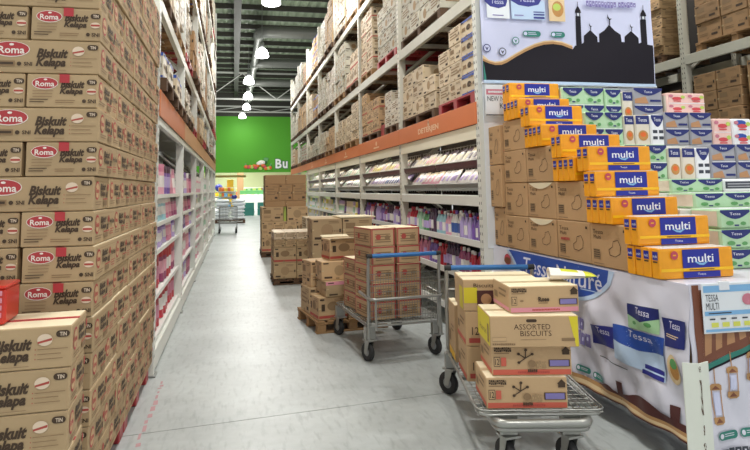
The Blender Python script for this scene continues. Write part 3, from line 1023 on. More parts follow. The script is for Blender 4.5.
def load(label, x_front, sgn, y0, y1, z0, hmax, rs, group, pmat='wood_dark'):
    t = thing('pallet_load', label, 'pallet load', (x_front + sgn * 0.45, (y0 + y1) / 2, z0), 0, group)
    w, d = 0.9, round(y1 - y0, 2)
    O('pallet', pallet_mesh(0.9, d, 0.12, pmat), t)
    ox, oy = x_front + sgn * 0.45, (y0 + y1) / 2
    def mk_(r, i, loc, me):
        O('carton', me, t, (loc[0] - ox, loc[1] - oy, loc[2] - z0))
    cartons_grid(mk_, x_front + sgn * 0.02, sgn, y0 + 0.01, y1 - 0.01, z0 + 0.121, hmax, rs)
    if rs.random() < 0.8:
        # second row behind, a little higher or lower
        cartons_grid(mk_, x_front + sgn * 0.46, sgn, y0 + 0.01, y1 - 0.01, z0 + 0.121, hmax * rs.uniform(0.75, 1.0), rs)

def beam(parent, x, y0, y1, z0, z1, mat, th=0.05, sg=1, name='beam'):
    mb = MB(); mb.box(min(x, x + th * sg), max(x, x + th * sg), y0, y1, z0, z1, mat, ch=0.004)
    return O(name, mb.build(name), parent)

# ------------------------------------------------------------------ stand-up pouches and bottles
def pouch_mesh(w, h, t, c1, c2, c3):
    def f():
        mb = MB(); nu, nv = 6, 8
        for s in (-1, 1):
            vs = []
            for j in range(nv + 1):
                v = j / nv
                th = t * (1 - v) ** 0.45 if v < 0.98 else 0.002
                for i in range(nu + 1):
                    u = -1 + 2 * i / nu
                    ww = w / 2 * (1 - 0.05 * math.sin(PI * v))
                    vs.append((u * ww, s * (th / 2 * (1 - u * u) ** 0.6 + 0.001), v * h))
            for j in range(nv):
                for i in range(nu):
                    a = j * (nu + 1) + i
                    q = (a, a + 1, a + nu + 2, a + nu + 1)
                    m = c1
                    if j >= nv - 2: m = c3
                    elif 2 <= j <= 4 and 1 <= i <= 4: m = c2
                    mb.add([vs[k] for k in (q if s < 0 else q[::-1])], [(0, 1, 2, 3)], m, False)
        return mb.build('pouch')
    return cached(('pouch', w, h, t, c1, c2, c3), f)

for nm, c in (('p_pink', 'cf7f9c'), ('p_magenta', '9a4a72'), ('p_rose', 'e6a9bb'), ('p_violet', '7a5aa8'), ('p_lilac', 'b9a6d8'), ('p_white', 'e9e6e2'),
              ('p_aqua', '9ccbd6'), ('p_blue', '3f62a8'), ('p_red', 'b8283a'), ('p_green', '4f8f57'), ('p_mint', 'a8d0b4'), ('p_dark', '47304a'),
              ('p_yellow', 'e0cf4c'), ('p_cream', 'e8dcc0')):
    mk(nm, c, 0.28, var=0.08, coat=0.3)

LEFT_SETS = [('p_aqua', 'p_white', 'p_white'), ('p_pink', 'p_rose', 'p_white'), ('p_magenta', 'p_pink', 'p_dark'), ('p_rose', 'p_white', 'p_pink'),
             ('p_violet', 'p_lilac', 'p_dark'), ('p_lilac', 'p_white', 'p_violet')]
RED_SETS = [('p_red', 'p_pink', 'p_red'), ('p_magenta', 'p_rose', 'p_red'), ('p_red', 'p_white', 'p_red')]
COLN = {'p_pink': 'pink', 'p_magenta': 'magenta', 'p_rose': 'pale pink', 'p_violet': 'violet', 'p_lilac': 'lilac', 'p_white': 'white', 'p_aqua': 'aqua', 'p_blue': 'blue',
        'p_red': 'red', 'p_green': 'green', 'p_mint': 'mint', 'p_dark': 'dark plum', 'p_yellow': 'yellow', 'p_cream': 'cream'}

def left_rack():
    t = thing('pallet_rack', 'long white pallet rack along the left of the aisle with orange panels', 'rack', (0, 0, 0))
    X = -0.68; XB = -1.68; HT = 8.2
    ys = [5.60 + 2.75 * k for k in range(7)]
    LZ = (0.24, 0.62, 1.03, 1.29, 1.56)
    for y in ys:
        upright_frame(t, y, X, XB, HT, 'rack_white')
    for k in range(6):
        a, b = ys[k] + 0.045, ys[k + 1] - 0.045
        beam(t, X + 0.0, a, b, 2.215, 2.285, 'rack_white', 0.05, -1, 'shelf_beam')
        fp = beam(t, X + 0.012, a - 0.04, b + 0.04, 2.29, 2.54, 'orange_dull' if k == 0 else 'orange_overlit', 0.012, -1, 'fascia_panel')
        beam(t, X, a, b, 0.03, 0.2, 'rack_white', 0.05, -1, 'base_beam')
        for z in (3.3, 4.85, 6.4):
            beam(t, X, a, b, z, z + 0.12, 'rack_grey', 0.05, -1, 'load_beam')
            beam(t, XB + 0.05, a, b, z, z + 0.12, 'rack_grey', 0.05, -1, 'load_beam')
        mb = MB(); mb.box(XB, XB + 0.02, a, b, 0.1, 2.46, 'bay_shade'); O('shade_sheet', mb.build('sheet'), t)  # added sheet, coloured dark as the shade inside the bay
        mb = MB(); mb.box(XB + 0.02, X - 0.06, a, b, 2.50, 2.54, 'rack_grey'); O('level_deck', mb.build('deck'), t)
        for z in LZ:
            mb = MB(); mb.box(X - 0.55, X - 0.04, a, b, z - 0.02, z - 0.002, 'shelf_white'); mb.box(X - 0.04, X - 0.03, a, b, z - 0.025, z + 0.015, 'shelf_white')
            O('shelf', mb.build('shelf'), t)
    # pouches on the shelves
    rs = random.Random(33)
    for k in range(5):
        a, b = ys[k] + 0.09, ys[k + 1] - 0.08
        zs = LZ
        for si, z in enumerate(zs):
            h = {0.24: 0.33, 0.62: 0.35, 1.03: 0.225, 1.29: 0.235, 1.56: 0.33}[z]
            n = 12 if k < 2 else 8
            run = 0; st = None
            for i in range(n):
                if run == 0:
                    st = rs.choice(RED_SETS if (z < 0.7 and k < 1) else (LEFT_SETS if k < 2 else [('p_white', 'p_mint', 'p_white'), ('p_white', 'p_cream', 'p_lilac'), ('p_rose', 'p_white', 'p_white')])); run = rs.choice((2, 3))
                run -= 1
                w = (b - a) / n
                y = a + (i + 0.5) * w
                me = pouch_mesh(round(w * 0.95, 3), round(h, 3), 0.10, *st)
                o = O('refill_pouch', me, None, (X - 0.13 + rs.uniform(-.02, .015), y, z + 0.007), 0,
                      '%s refill pouch, %s along %s shelf up, %s bay of left rack' % (COLN[st[0]], ORD[i + 1], ORD[si + 1], ORD[k + 1]), 'pouch', 'refill pouches on the left rack')
                o.rotation_euler = (rs.uniform(-0.04, 0.10), 0, PI / 2 - rs.uniform(0.1, 0.35))
    # loads on the upper levels
    for k in range(6):
        for li, (z, hm) in enumerate(((2.545, 0.58), (3.425, 1.2), (4.975, 1.2), (6.525, 1.5))):
            a, b = ys[k] + 0.1, ys[k + 1] - 0.1
            m = (a + b) / 2
            for j, (p, q) in enumerate(((a, m - 0.04), (m + 0.04, b))):
                load('wrapped carton load, %s level up, %s bay of left rack, %s half' % (ORD[li + 1], ORD[k + 1], ['near', 'far'][j]), X + rs.uniform(0.0, 0.06), -1, p, q, z, hm * rs.uniform(0.75, 1.0), rs,
                     'pallet loads high on the left rack', rs.choice(('wood_dark', 'wood_dark', 'wood', 'red_plastic')))
left_rack()

# ------------------------------------------------------------------ right rack
def bottle_mesh(h, r, c1, c2, c3):
    def f():
        mb = MB()
        mb.lathe([(r * 0.9, 0), (r, 0.01), (r, h * 0.2), (r, h * 0.55), (r * 0.86, h * 0.68), (r * 0.4, h * 0.82), (r * 0.38, h * 0.86)],
                 [c1, c1, c2, c1, c1, c1], 8)
        return mb.build('bottle')
    return cached(('bot', h, r, c1, c2), f)
def cap_mesh(h, r, c3):
    return cached(('cap', h, r, c3), lambda: MB().lathe([(r * 0.45, h * 0.86), (r * 0.45, h * 0.97), (r * 0.3, h)], c3, 8).build('cap'))

RY = [5.54 + 2.86 * k for k in range(8)]
def right_rack():
    t = thing('pallet_rack', 'long double pallet rack along the right of the aisle with orange panels', 'rack', (0, 0, 0))
    X = 2.4; XB = 3.4; HT = 6.4
    for y in RY:
        upright_frame(t, y, X, XB, HT, 'rack_white' if y < 6 else 'rack_beige')
    for y in RY[:6]:
        upright_frame(t, y, 4.42, 3.42, HT, 'rack_grey')
    for k in range(7):
        a, b = RY[k] + 0.045, RY[k + 1] - 0.045
        for z0, z1 in ((3.49, 3.63), (5.0, 5.13)):
            beam(t, X, a, b, z0, z1, 'rack_grey', 0.05, 1, 'load_beam')
            beam(t, XB - 0.05, a, b, z0, z1, 'rack_grey', 0.05, 1, 'load_beam')
            for y in (a + 0.5, (a + b) / 2, b - 0.5):
                mb = MB(); mb.box(X + 0.05, XB - 0.05, y - 0.03, y + 0.03, z1 - 0.05, z1, 'rack_grey'); O('cross_bar', mb.build('bar'), t)
        mb = MB(); mb.box(X + 0.06, XB - 0.02, a, b, 2.42, 2.46, 'rack_grey'); O('level_deck', mb.build('deck'), t)
        mb = MB(); mb.box(XB - 0.02, XB, a, b, 2.46, 5.1 if k else 5.1, 'dark_void'); O('shade_sheet', mb.build('sheet'), t)  # dark sheet painted as the unlit depth behind the loads
        fp = beam(t, X - 0.012, a - 0.04, b + 0.04, 2.235, 2.462, 'orange_panel', 0.012, 1, 'fascia_panel')
        if k < 5:
            d = Decal()
            L = b - a
            if k == 0:
                d.text('DETERJEN', 0.70 * L - 1.05, 0.045, 0.70 * L - 0.25, 0.135, 'orange_ink', bold=0.03)
                d.oval(0.70 * L - 0.62, 0.165, 0.035, 0.03, 'orange_ink', 10); d.rect(0.70 * L - 0.64, 0.17, 0.70 * L - 0.60, 0.21, 'orange_ink')
            else:
                d.oval(L * 0.5, 0.13, 0.05, 0.04, 'orange_ink', 10); d.rect(L * 0.5 - 0.2, 0.05, L * 0.5 + 0.2, 0.075, 'orange_ink')
            O('printed_lettering', d.mb(lambda u, v, l: (X - 0.0135, b - u, 2.235 + v)).build('print'), fp)
        if k >= 5:
            continue
        beam(t, X, a, b, 1.405, 1.515, 'rack_white', 0.05, 1, 'shelf_beam')
        mb = MB(); mb.box(X + 0.05, XB - 0.05, a, b, 1.46, 1.5, 'shelf_white'); O('shelf', mb.build('shelf'), t)
        mb = MB(); mb.box(X + 0.005, X + 0.025, a, b, 2.09, 2.232, 'rack_cream', ch=0.004); O('header_panel', mb.build('panel'), t)
        for z in (0.25, 0.66, 1.03):
            mb = MB(); mb.box(X + 0.02, X + 0.75, a, b, z - 0.025, z - 0.003, 'shelf_white'); mb.box(X - 0.0, X + 0.02, a, b, z - 0.035, z + 0.03, 'shelf_white')
            O('shelf', mb.build('shelf'), t)
        mb = MB(); mb.box(X + 0.78, X + 0.8, a, b, 0.1, 1.42, 'bay_shade'); O('shade_sheet', mb.build('sheet'), t)  # dark sheet stands for the shade behind the bottles
        mb = MB(); mb.box(X + 0.62, X + 0.64, a, b, 1.5, 2.42, 'bay_shade'); O('shade_sheet', mb.build('sheet'), t)  # same painted shade behind the trays
        # wire grid behind the pouches
        mb = MB()
        n = 26
        for i in range(n + 1):
            y = a + 0.03 + (b - a - 0.06) * i / n
            mb.tube([(X + 0.52, y, 1.53), (X + 0.52, y, 1.88), (X + 0.34, y, 1.98), (X + 0.34, y, 2.1)], 0.0055, 'steel', 4)
        for z, xw in ((1.56, 0.52), (1.86, 0.52), (2.09, 0.34)):
            mb.tube([(X + xw, a + 0.02, z), (X + xw, b - 0.02, z)], 0.006, 'steel', 4)
        O('wire_grid', mb.build('grid'), t)
        # two tilted trays
        for z, mt in ((1.56, 'steel_dull'), (1.80, 'tray_maroon')):
            mb = MB()
            for s in range(2):
                h0, h1 = a + 0.03 + s * (b - a) / 2, a - 0.01 + (s + 1) * (b - a) / 2
                pr = [(X + 0.46, z + 0.16), (X + 0.14, z + 0.02), (X + 0.07, z + 0.0), (X + 0.045, z + 0.03), (X + 0.04, z + 0.075)]
                vs = [(p[0], h0, p[1]) for p in pr] + [(p[0], h1, p[1]) for p in pr]
                n = len(pr)
                mb.add(vs, [(i, i + 1, n + i + 1, n + i) for i in range(n - 1)], mt)
                mb.add([(p[0] + 0.004, p[1], p[2] + 0.006) for p in vs], [(n + i, n + i + 1, i + 1, i) for i in range(n - 1)], mt)
                mb.tube([(X + 0.04, h0, z + 0.08), (X + 0.04, h1, z + 0.08)], 0.007, 'steel', 6)
            O('tray', mb.build('tray'), t)
        # tube light under the panel
        mb = MB(); mb.tube([(X + 0.1, a + 0.2, 2.19), (X + 0.1, b - 0.2, 2.19)], 0.014, 'tube_glow', 8)
        tl = O('light_tube', mb.build('tube'), t)
        Lt = bpy.data.lights.new('tube_light', 'AREA'); Lt.shape = 'RECTANGLE'; Lt.size = 0.06; Lt.size_y = 2.3; Lt.energy = STRIP_POWER; Lt.color = (1, 0.97, 0.9)
        O('tube_light', Lt, t, (X + 0.13, (a + b) / 2, 2.12), rot=(0, 0.25, 0))
        mb = MB(); mb.tube([(X + 0.2, a + 0.1, 1.829), (X + 0.2, b - 0.1, 1.829)], 0.008, 'tube_glow', 8)  # second tube, added out of sight behind the lip to brighten the lower tray
        O('light_tube', mb.build('tube'), t)
        Lt = bpy.data.lights.new('tube_light', 'AREA'); Lt.shape = 'RECTANGLE'; Lt.size = 0.04; Lt.size_y = 2.4; Lt.energy = STRIP_POWER * 0.7; Lt.color = (1, 0.97, 0.9)
        O('tube_light', Lt, t, (X + 0.17, (a + b) / 2, 1.80), rot=(0, -0.2, 0))

    rs = random.Random(77)
    # bottles on the two open shelves
    seqs = {0: ['p_violet', 'p_lilac', 'p_white', 'p_rose', 'p_aqua', 'p_dark', 'p_green', 'p_mint', 'p_red', 'p_pink'],
            1: ['p_violet', 'p_lilac', 'p_dark', 'p_magenta', 'p_violet', 'p_lilac', 'p_dark', 'p_rose', 'p_violet', 'p_dark']}
    lowseq = ['p_red', 'p_magenta', 'p_dark', 'p_red', 'p_violet', 'p_pink', 'p_dark', 'p_white']
    for k in range(5):
        a, b = RY[k] + 0.1, RY[k + 1] - 0.08
        for si, z in enumerate((0.66, 1.03)):
            if k < 2:
                n = 27
                for i in range(n):
                    y = a + (b - a) * (i + 0.5) / n
                    sq = seqs[k] if si == 1 else lowseq
                    c = sq[int(i / n * len(sq))]
                    cap = rs.choice(('p_white', 'p_white', 'p_violet', 'p_red')) if c != 'p_dark' else 'p_dark'
                    lab = {'p_white': 'p_blue'}.get(c, rs.choice(('p_white', c, 'p_lilac')))
                    h = 0.27 + 0.02 * (int(i / n * len(sq)) % 3)
                    for row in range(2 if si == 1 else 1):
                        o = thing('bottle', '%s bottle, %s from near post in %s row, %s shelf, %s bay, right rack' % (COLN[c], ORD[i + 1], ['front', 'back'][row], ['lower', 'upper'][si], ORD[k + 1]), 'bottle',
                                  (X + 0.08 + 0.11 * row + rs.uniform(-.008, .008), y + rs.uniform(-.004, .004), z), rs.uniform(0, 1), 'bottles on the right rack')
                        O('bottle_body', bottle_mesh(round(h, 3), 0.042, c, lab, cap), o)
                        O('cap', cap_mesh(round(h, 3), 0.042, cap), o)
            else:
                n = 11
                for i in range(n):
                    y = a + (b - a) * (i + 0.5) / n
                    st = rs.choice([('p_mint', 'p_white', 'p_green'), ('p_yellow', 'p_white', 'p_yellow'), ('p_cream', 'p_white', 'p_cream'), ('p_white', 'p_mint', 'p_lilac'), ('p_dark', 'p_violet', 'p_dark')])
                    o = O('cleaner_pouch', pouch_mesh(0.22, 0.3, 0.12, *st), None, (X + 0.1, y, z), 0,
                          '%s pouch, %s from near post, %s shelf below white beam, %s bay, right rack' % (COLN[st[0]], ORD[i + 1], ['lower', 'upper'][si], ORD[k + 1]), 'pouch', 'pouches standing on the right rack')
                    o.rotation_euler = (0, 0, -PI / 2 + 0.3)
        # pouches leaning in the trays
        for ti, z in enumerate((1.575, 1.815)):
            n = 18 if k < 2 else 11
            run = 0
            for i in range(n):
                if run == 0:
                    if k == 0:
                        st = rs.choice([('p_white', 'p_rose', 'p_cream'), ('p_rose', 'p_white', 'p_cream'), ('p_rose', 'p_pink', 'p_white'), ('p_white', 'p_lilac', 'p_white')] if ti == 0 else
                                       [('p_cream', 'p_rose', 'p_white'), ('p_cream', 'p_white', 'p_dark'), ('p_white', 'p_dark', 'p_cream'), ('p_white', 'p_cream', 'p_dark')])
                    elif k == 1:
                        st = rs.choice([('p_white', 'p_blue', 'p_white'), ('p_lilac', 'p_white', 'p_violet'), ('p_white', 'p_lilac', 'p_white')] if ti == 0 else
                                       [('p_rose', 'p_white', 'p_cream'), ('p_cream', 'p_yellow', 'p_white'), ('p_white', 'p_rose', 'p_cream')])
                    else:
                        st = rs.choice([('p_white', 'p_mint', 'p_white'), ('p_white', 'p_dark', 'p_cream'), ('p_mint', 'p_white', 'p_white'), ('p_cream', 'p_white', 'p_dark')])
                    run = rs.choice((2, 3))
                run -= 1
                w = (b - a) / n
                o = O('detergent_pouch', pouch_mesh(round(w * 0.95, 3), 0.22, 0.06, *st), None, (X + 0.13 + rs.uniform(-.01, .01), a + (i + 0.5) * w, z + 0.046), 0,
                      '%s pouch leaning %s from near post in %s tray, %s bay of right rack' % (COLN[st[0]], ORD[i + 1], ['lower', 'upper'][ti], ORD[k + 1]), 'pouch', 'pouches in the tilted trays')
                o.rotation_euler = (math.radians(-34) + rs.uniform(-.06, .06), rs.uniform(-.03, .03), -PI / 2)

    # ---- upper levels: first two bays carton by carton
    def cart_stack(desc, y0, y1, z0, rows, h, mat, st, pal, depth=0.42, x=X + 0.02):
        n = len(rows); L = (y1 - y0) / n
        pt = thing('plastic_pallet' if pal == 'red_plastic' else 'wooden_pallet', '%s pallet under the %s' % ({'red_plastic': 'red', 'wood': 'pale wooden', 'wood_dark': 'dark wooden'}[pal], desc), 'pallet',
                   (X + 0.46, (y0 + y1) / 2, z0), 0, 'pallets on the right rack')
        O('pallet_frame', pallet_mesh(0.9, round(y1 - y0, 2), 0.12, pal), pt)
        for i, r in enumerate(rows):
            for j in range(r):
                for dp in range(2):
                    if dp == 1 and j < r - 2:
                        continue
                    s = st if isinstance(st, int) else (st[0] if (st[0] == 4 and i == 0) else (st[1:] if st[0] == 4 else st)[(i + j) % (len(st) - (st[0] == 4))])
                    me = gen_carton(depth, round(L - 0.008, 3), h - 0.004, mat, s)
                    O('carton', me, None, (x + depth / 2 + dp * (depth + 0.03) + rs.uniform(0, .012), y0 + (i + .5) * L, z0 + 0.121 + j * h), 0,
                      '%s carton up, %s column, %s row, %s' % (ORD[j + 1], ORD[i + 1], ['front', 'back'][dp], desc), 'carton', 'cartons on the upper right rack')
    cart_stack('blue striped stack beside the mosque banner', 5.62, 6.70, 2.462, [4, 4, 3], 0.205, 'kraft_pale', [4, 2, 0], 'red_plastic')
    cart_stack('pale square stack in first bay, lower level', 6.86, 8.26, 2.462, [2, 3, 3], 0.215, 'kraft_pale', [0, 3], 'wood_dark')
    cart_stack('grey carton stack in first bay, second level', 6.55, 8.25, 3.632, [5, 5, 5, 5], 0.24, 'kraft_grey', [2, 3], 'wood_dark')
    cart_stack('small white stack near second post, lower level', 8.52, 9.35, 2.462, [2, 3], 0.19, 'kraft_white', [0, 2], 'wood_dark')
    cart_stack('stepped beige stack in second bay, lower level', 9.75, 11.1, 2.462, [3, 3, 4], 0.2, 'kraft_warm', [1, 2], 'wood_dark')
    cart_stack('sage stack on red pallet in second bay', 8.55, 9.75, 3.632, [4, 5, 4], 0.22, 'kraft_grey', [3, 2, 0], 'red_plastic')
    cart_stack('tall narrow stack in second bay, second level', 10.15, 11.1, 3.632, [6, 6], 0.19, 'kraft_pale', [0, 1], 'wood')
    mb = MB(); mb.box(-0.2, 0.2, -0.14, 0.14, 0, 0.2, 'red_plastic', ch=0.008); mb.box(-0.2, 0.2, -0.02, 0.02, 0.2, 0.201, 'tape')
    O('red_carton', mb.build('carton'), None, (X + 0.24, 9.55, 2.463), label='single red carton between two stacks above the orange panel', cat='carton')

    for k in range(7):
        a, b = RY[k] + 0.1, RY[k + 1] - 0.1
        m = (a + b) / 2
        for li, (z, hm) in enumerate(((2.466, 0.86), (3.634, 1.16), (5.134, 1.35))):
            if k < 2 and li < 2:
                continue
            for j, (p, q) in enumerate(((a, m - 0.05), (m + 0.05, b))):
                load('wrapped carton load, %s level up, %s bay of right rack, %s half' % (ORD[li + 1], ORD[k + 1], ['near', 'far'][j]), X - rs.uniform(0.0, 0.05), 1, p, q, z, hm * rs.uniform(0.7, 1.0), rs,
                     'pallet loads high on the right rack', rs.choice(('wood_dark', 'wood_dark', 'wood')))
right_rack()

# ------------------------------------------------------------------ rack across the next aisle, seen right of the banner
def back_rack():
    X = 6.55
    t = thing('pallet_rack', 'grey pallet rack of the next aisle, right of the mosque banner', 'rack', (0, 0, 0))
    ys = [4.75, 7.5, 10.25, 13.0]
    for y in ys:
        upright_frame(t, y, X, X + 1.0, 6.4, 'rack_grey')
    for k in range(3):
        a, b = ys[k] + 0.045, ys[k + 1] - 0.045
        for z0, z1 in ((2.1, 2.23), (3.36, 3.5), (4.9, 5.03)):
            beam(t, X, a, b, z0, z1, 'rack_grey', 0.05, 1, 'load_beam')
            beam(t, X + 0.95, a, b, z0, z1, 'rack_grey', 0.05, 1, 'load_beam')
        mb = MB(); mb.box(X + 1.0, X + 1.02, a, b, 0, 6.3, 'dark_void'); O('shade_sheet', mb.build('sheet'), t)  # dark sheet painted as the unlit depth of this rack
    rs = random.Random(51)
    def stack(desc, y0, y1, z0, rows, h, mat, st, pal, slack=0.0):
        n = len(rows); L = (y1 - y0) / n
        pallet_thing('pale wooden pallet under the ' + desc, (X + 0.46, (y0 + y1) / 2, z0), 0.9, round(y1 - y0, 2), 0.13, pal, 0, 'pallets of the next aisle rack')
        for i, r in enumerate(rows):
            for j in range(r):
                me = gen_carton(0.42, round(L - 0.02, 3), h - 0.004, mat, st)
                O('carton', me, None, (X + 0.24 + rs.uniform(0, .02 + slack), y0 + (i + .5) * L, z0 + 0.132 + j * h), rs.uniform(-.006, .006) * (slack > 0),
                  '%s carton up, %s column from right, %s' % (ORD[j + 1], ORD[i + 1], desc), 'carton', 'cartons of the next aisle rack')
    stack('brown cartons on upper level, next aisle', 5.9, 7.25, 3.502, [4, 4, 4], 0.27, 'kraft_dark', 0, 'wood')
    stack('brown cartons at the right edge, next aisle', 4.85, 5.75, 3.502, [4, 4], 0.27, 'kraft_dark', 1, 'wood')
    stack('slanting beige stack beside banner edge', 7.95, 8.75, 3.502, [7, 7], 0.15, 'kraft_warm', 2, 'wood_dark', 0.03)
    stack('beige stack far along upper level', 8.95, 10.1, 3.502, [5, 5], 0.2, 'kraft_warm', 2, 'wood_dark')
    stack('large brown cartons on lower level', 5.55, 6.45, 2.232, [2, 2], 0.42, 'kraft_dark', 3, 'wood_dark')
    stack('brown cartons behind tissue display', 6.55, 7.38, 2.232, [3, 3], 0.27, 'kraft_dark', 0, 'wood_dark')
    stack('brown cartons left of grey post', 7.65, 8.9, 2.232, [3, 3, 3], 0.22, 'kraft_dark', 2, 'wood_dark')
    stack('brown cartons at right edge, lower level', 4.85, 5.45, 2.232, [2, 2], 0.36, 'kraft_dark', 1, 'wood_dark')
back_rack()

# ================================================================== pallets of cartons standing in the aisle
def aisle_pallets():
    rs = random.Random(9)
    def box(t, name, label, loc, w, d, h, mat, st, rz=0.0, group=None):
        p = Vector(loc)
        return O(name, gen_carton(w, d, h, mat, st), None, t @ p, rz + ROT, label, 'carton', group)
    global ROT
    # --- mixed pallet behind the red taped trolley
    ROT = math.radians(8)
    T = Matrix.Translation((1.27, 7.18, 0)) @ Matrix.Rotation(ROT, 4, 'Z')
    pallet_thing('wooden pallet under the untidy mixed cartons', (1.27, 7.18, 0), 0.86, 0.9, 0.14, 'wood', ROT, 'pallets on the aisle floor')
    g = 'mixed cartons on the untidy pallet'
    box(T, 'carton', 'crumpled tan carton at front left bottom of the untidy pallet', (-0.24, -0.27, 0.142), 0.34, 0.32, 0.25, 'kraft_warm', 1, 0.03, g)
    box(T, 'carton', 'tan carton at front right bottom of the untidy pallet', (0.13, -0.27, 0.142), 0.34, 0.32, 0.25, 'kraft_warm', 0, -0.02, g)
    box(T, 'carton', 'tan carton at rear left bottom of the untidy pallet', (-0.24, 0.14, 0.142), 0.34, 0.4, 0.3, 'kraft', 2, 0, g)
    box(T, 'carton', 'tan carton at rear right bottom of the untidy pallet', (0.16, 0.14, 0.142), 0.36, 0.4, 0.3, 'kraft', 2, 0, g)
    c = box(T, 'carton', 'tan carton with pink lid edge, second up on the untidy pallet', (-0.1, -0.275, 0.394), 0.46, 0.34, 0.17, 'kraft', 3, 0.05, g)
    mb = MB(); mb.box(-0.232, 0.232, -0.172, -0.1705, 0.13, 0.168, 'pink_print'); O('pink_stripe', mb.build('stripe'), c, label='faded pink stripe')
    box(T, 'carton', 'small carton standing upright at rear left of the untidy pallet', (-0.26, 0.16, 0.444), 0.26, 0.3, 0.3, 'kraft_warm', 0, 0.1, g)
    box(T, 'carton', 'carton at rear right of the untidy pallet, second up', (0.17, 0.14, 0.444), 0.32, 0.34, 0.28, 'kraft_dark', 0, 0, g)
    box(T, 'carton', 'tan carton in the middle of the untidy pallet, third up', (-0.13, -0.22, 0.566), 0.42, 0.3, 0.21, 'kraft_warm', 3, -0.04, g)
    c = box(T, 'carton', 'topmost carton with lifted flaps on the untidy pallet', (-0.06, -0.16, 0.778), 0.36, 0.28, 0.24, 'kraft_warm', 1, 0.06, g)
    for s in (-1, 1):
        mb = MB(); mb.box(-0.17, 0.17, 0, 0.09, 0, 0.005, 'carton_top'); o = O('flap', mb.build('flap'), c, (0, s * 0.13, 0.245)); o.rotation_euler = (0.22 if s > 0 else -0.18 + PI, 0, 0)
    # --- stack of cartons behind it, at the rack foot
    ROT = 0.0
    T = Matrix.Translation((1.62, 9.25, 0))
    pallet_thing('wooden pallet under the low double stack near the right shelves', (1.62, 9.25, 0), 0.95, 0.7, 0.12, 'wood_dark', 0, 'pallets on the aisle floor')
    for r in range(3):
        for i in range(2):
            box(T, 'carton', 'tan carton, %s up, %s side of low double stack near right shelves' % (ORD[r + 1], ['left', 'right'][i]), (-0.235 + 0.47 * i, 0, 0.122 + r * 0.345), 0.46, 0.6, 0.34, 'kraft', (3, 0)[i], 0.0, 'cartons of the low double stack')
    mb = MB(); mb.box(-0.28, 0.28, -0.3, 0.3, 0, 0.02, 'carton_top', ch=0.004)
    O('cardboard_sheet', mb.build('sheet'), None, (1.85, 9.25, 1.158), 0.05, 'loose pale cardboard sheet lying on the low double stack', 'cardboard')
    # --- neat shrink wrapped pallet
    ROT = 0.0
    T = Matrix.Translation((1.05, 10.62, 0))
    pallet_thing('dark wooden pallet under the neat waist high carton stack', (1.05, 10.62, 0), 0.8, 0.8, 0.1, 'wood_dark', 0, 'pallets on the aisle floor')
    g = 'cartons of the neat waist high stack'
    for r in range(2):
        for i in range(2):
            for b in range(2):
                box(T, 'carton', 'tan carton, %s layer, %s %s of neat waist high stack' % (ORD[r + 1], ['front', 'rear'][b], ['left', 'right'][i]), (-0.195 + 0.39 * i, -0.19 + 0.385 * b, 0.102 + 0.262 * r), 0.382, 0.38, 0.258, 'kraft', 1 if r else 3, 0, g)
    for r in range(2):
        for i in range(4):
            box(T, 'carton', 'small tan carton, %s layer from top, %s from left of neat stack' % (['second', 'first'][r], ORD[i + 1]), (-0.29 + 0.193 * i, 0, 0.628 + 0.128 * r), 0.188, 0.76, 0.124, 'kraft' if r == 0 else 'kraft_pale', 2, 0, g)
    # --- tall far pallet
    T = Matrix.Translation((1.2, 14.95, 0))
    pallet_thing('wooden pallet under the tall far carton stack in the aisle', (1.2, 14.95, 0), 1.12, 1.0, 0.12, 'wood_dark', 0, 'pallets on the aisle floor')
    g = 'cartons of the tall far stack'
    for r in range(2):
        for i in range(4):
            box(T, 'carton', 'tan carton, %s layer up, %s from left of tall far stack' % (ORD[r + 1], ORD[i + 1]), (-0.41 + 0.273 * i, 0, 0.122 + 0.36 * r), 0.268, 0.95, 0.355, 'kraft_warm', (1, 0, 2, 3)[(i + r) % 4], 0, g)
    for i in range(2):
        box(T, 'carton', 'wide yellowish carton, third layer, %s half of tall far stack' % ['left', 'right'][i], (-0.29 + 0.6 * i, 0, 0.842), (0.52, 0.5)[i], 0.95, 0.35, 'kraft_warm', (0, 3)[i], 0, g)
    mb = MB(); mb.box(-0.03, 0.03, -0.4, 0.4, 0, 0.34, 'pack_lime', ch=0.004)
    O('slim_box', mb.build('box'), None, (1.215, 14.97, 0.843), label='slim lime green box squeezed between the yellowish cartons', cat='box')
    for r, (h, m) in enumerate(((0.14, 'kraft_dark'), (0.4, 'kraft_dark'), (0.23, 'kraft_dark'))):
        z = 1.194 + (0, 0.142, 0.544)[r]
        for i in range((2, 3, 2)[r]):
            n = (2, 3, 2)[r]; w = 1.0 / n
            box(T, 'carton', 'brown flat carton, %s of the top layers, %s from left, tall far stack' % (['lowest', 'middle', 'highest'][r], ORD[i + 1]), (-0.47 + (i + .5) * w, 0, z), w - 0.006, 0.9, h - 0.004, m, (5, 2, 5)[r], 0, g)
    # a second pallet beside it against the shelves
    T = Matrix.Translation((1.85, 12.6, 0))
    pallet_thing('wooden pallet at the shelf side between the carton stacks', (1.85, 12.6, 0), 0.8, 0.8, 0.12, 'wood_dark', 0, 'pallets on the aisle floor')
    for r in range(3):
        for i in range(2):
            box(T, 'carton', 'pale carton, %s layer, %s half of stack beside the white shelves' % (ORD[r + 1], ['left', 'right'][i]), (-0.2 + 0.4 * i, 0, 0.122 + 0.3 * r), 0.39, 0.75, 0.295, 'kraft_pale', 2, 0, 'cartons beside the white shelves')
aisle_pallets()

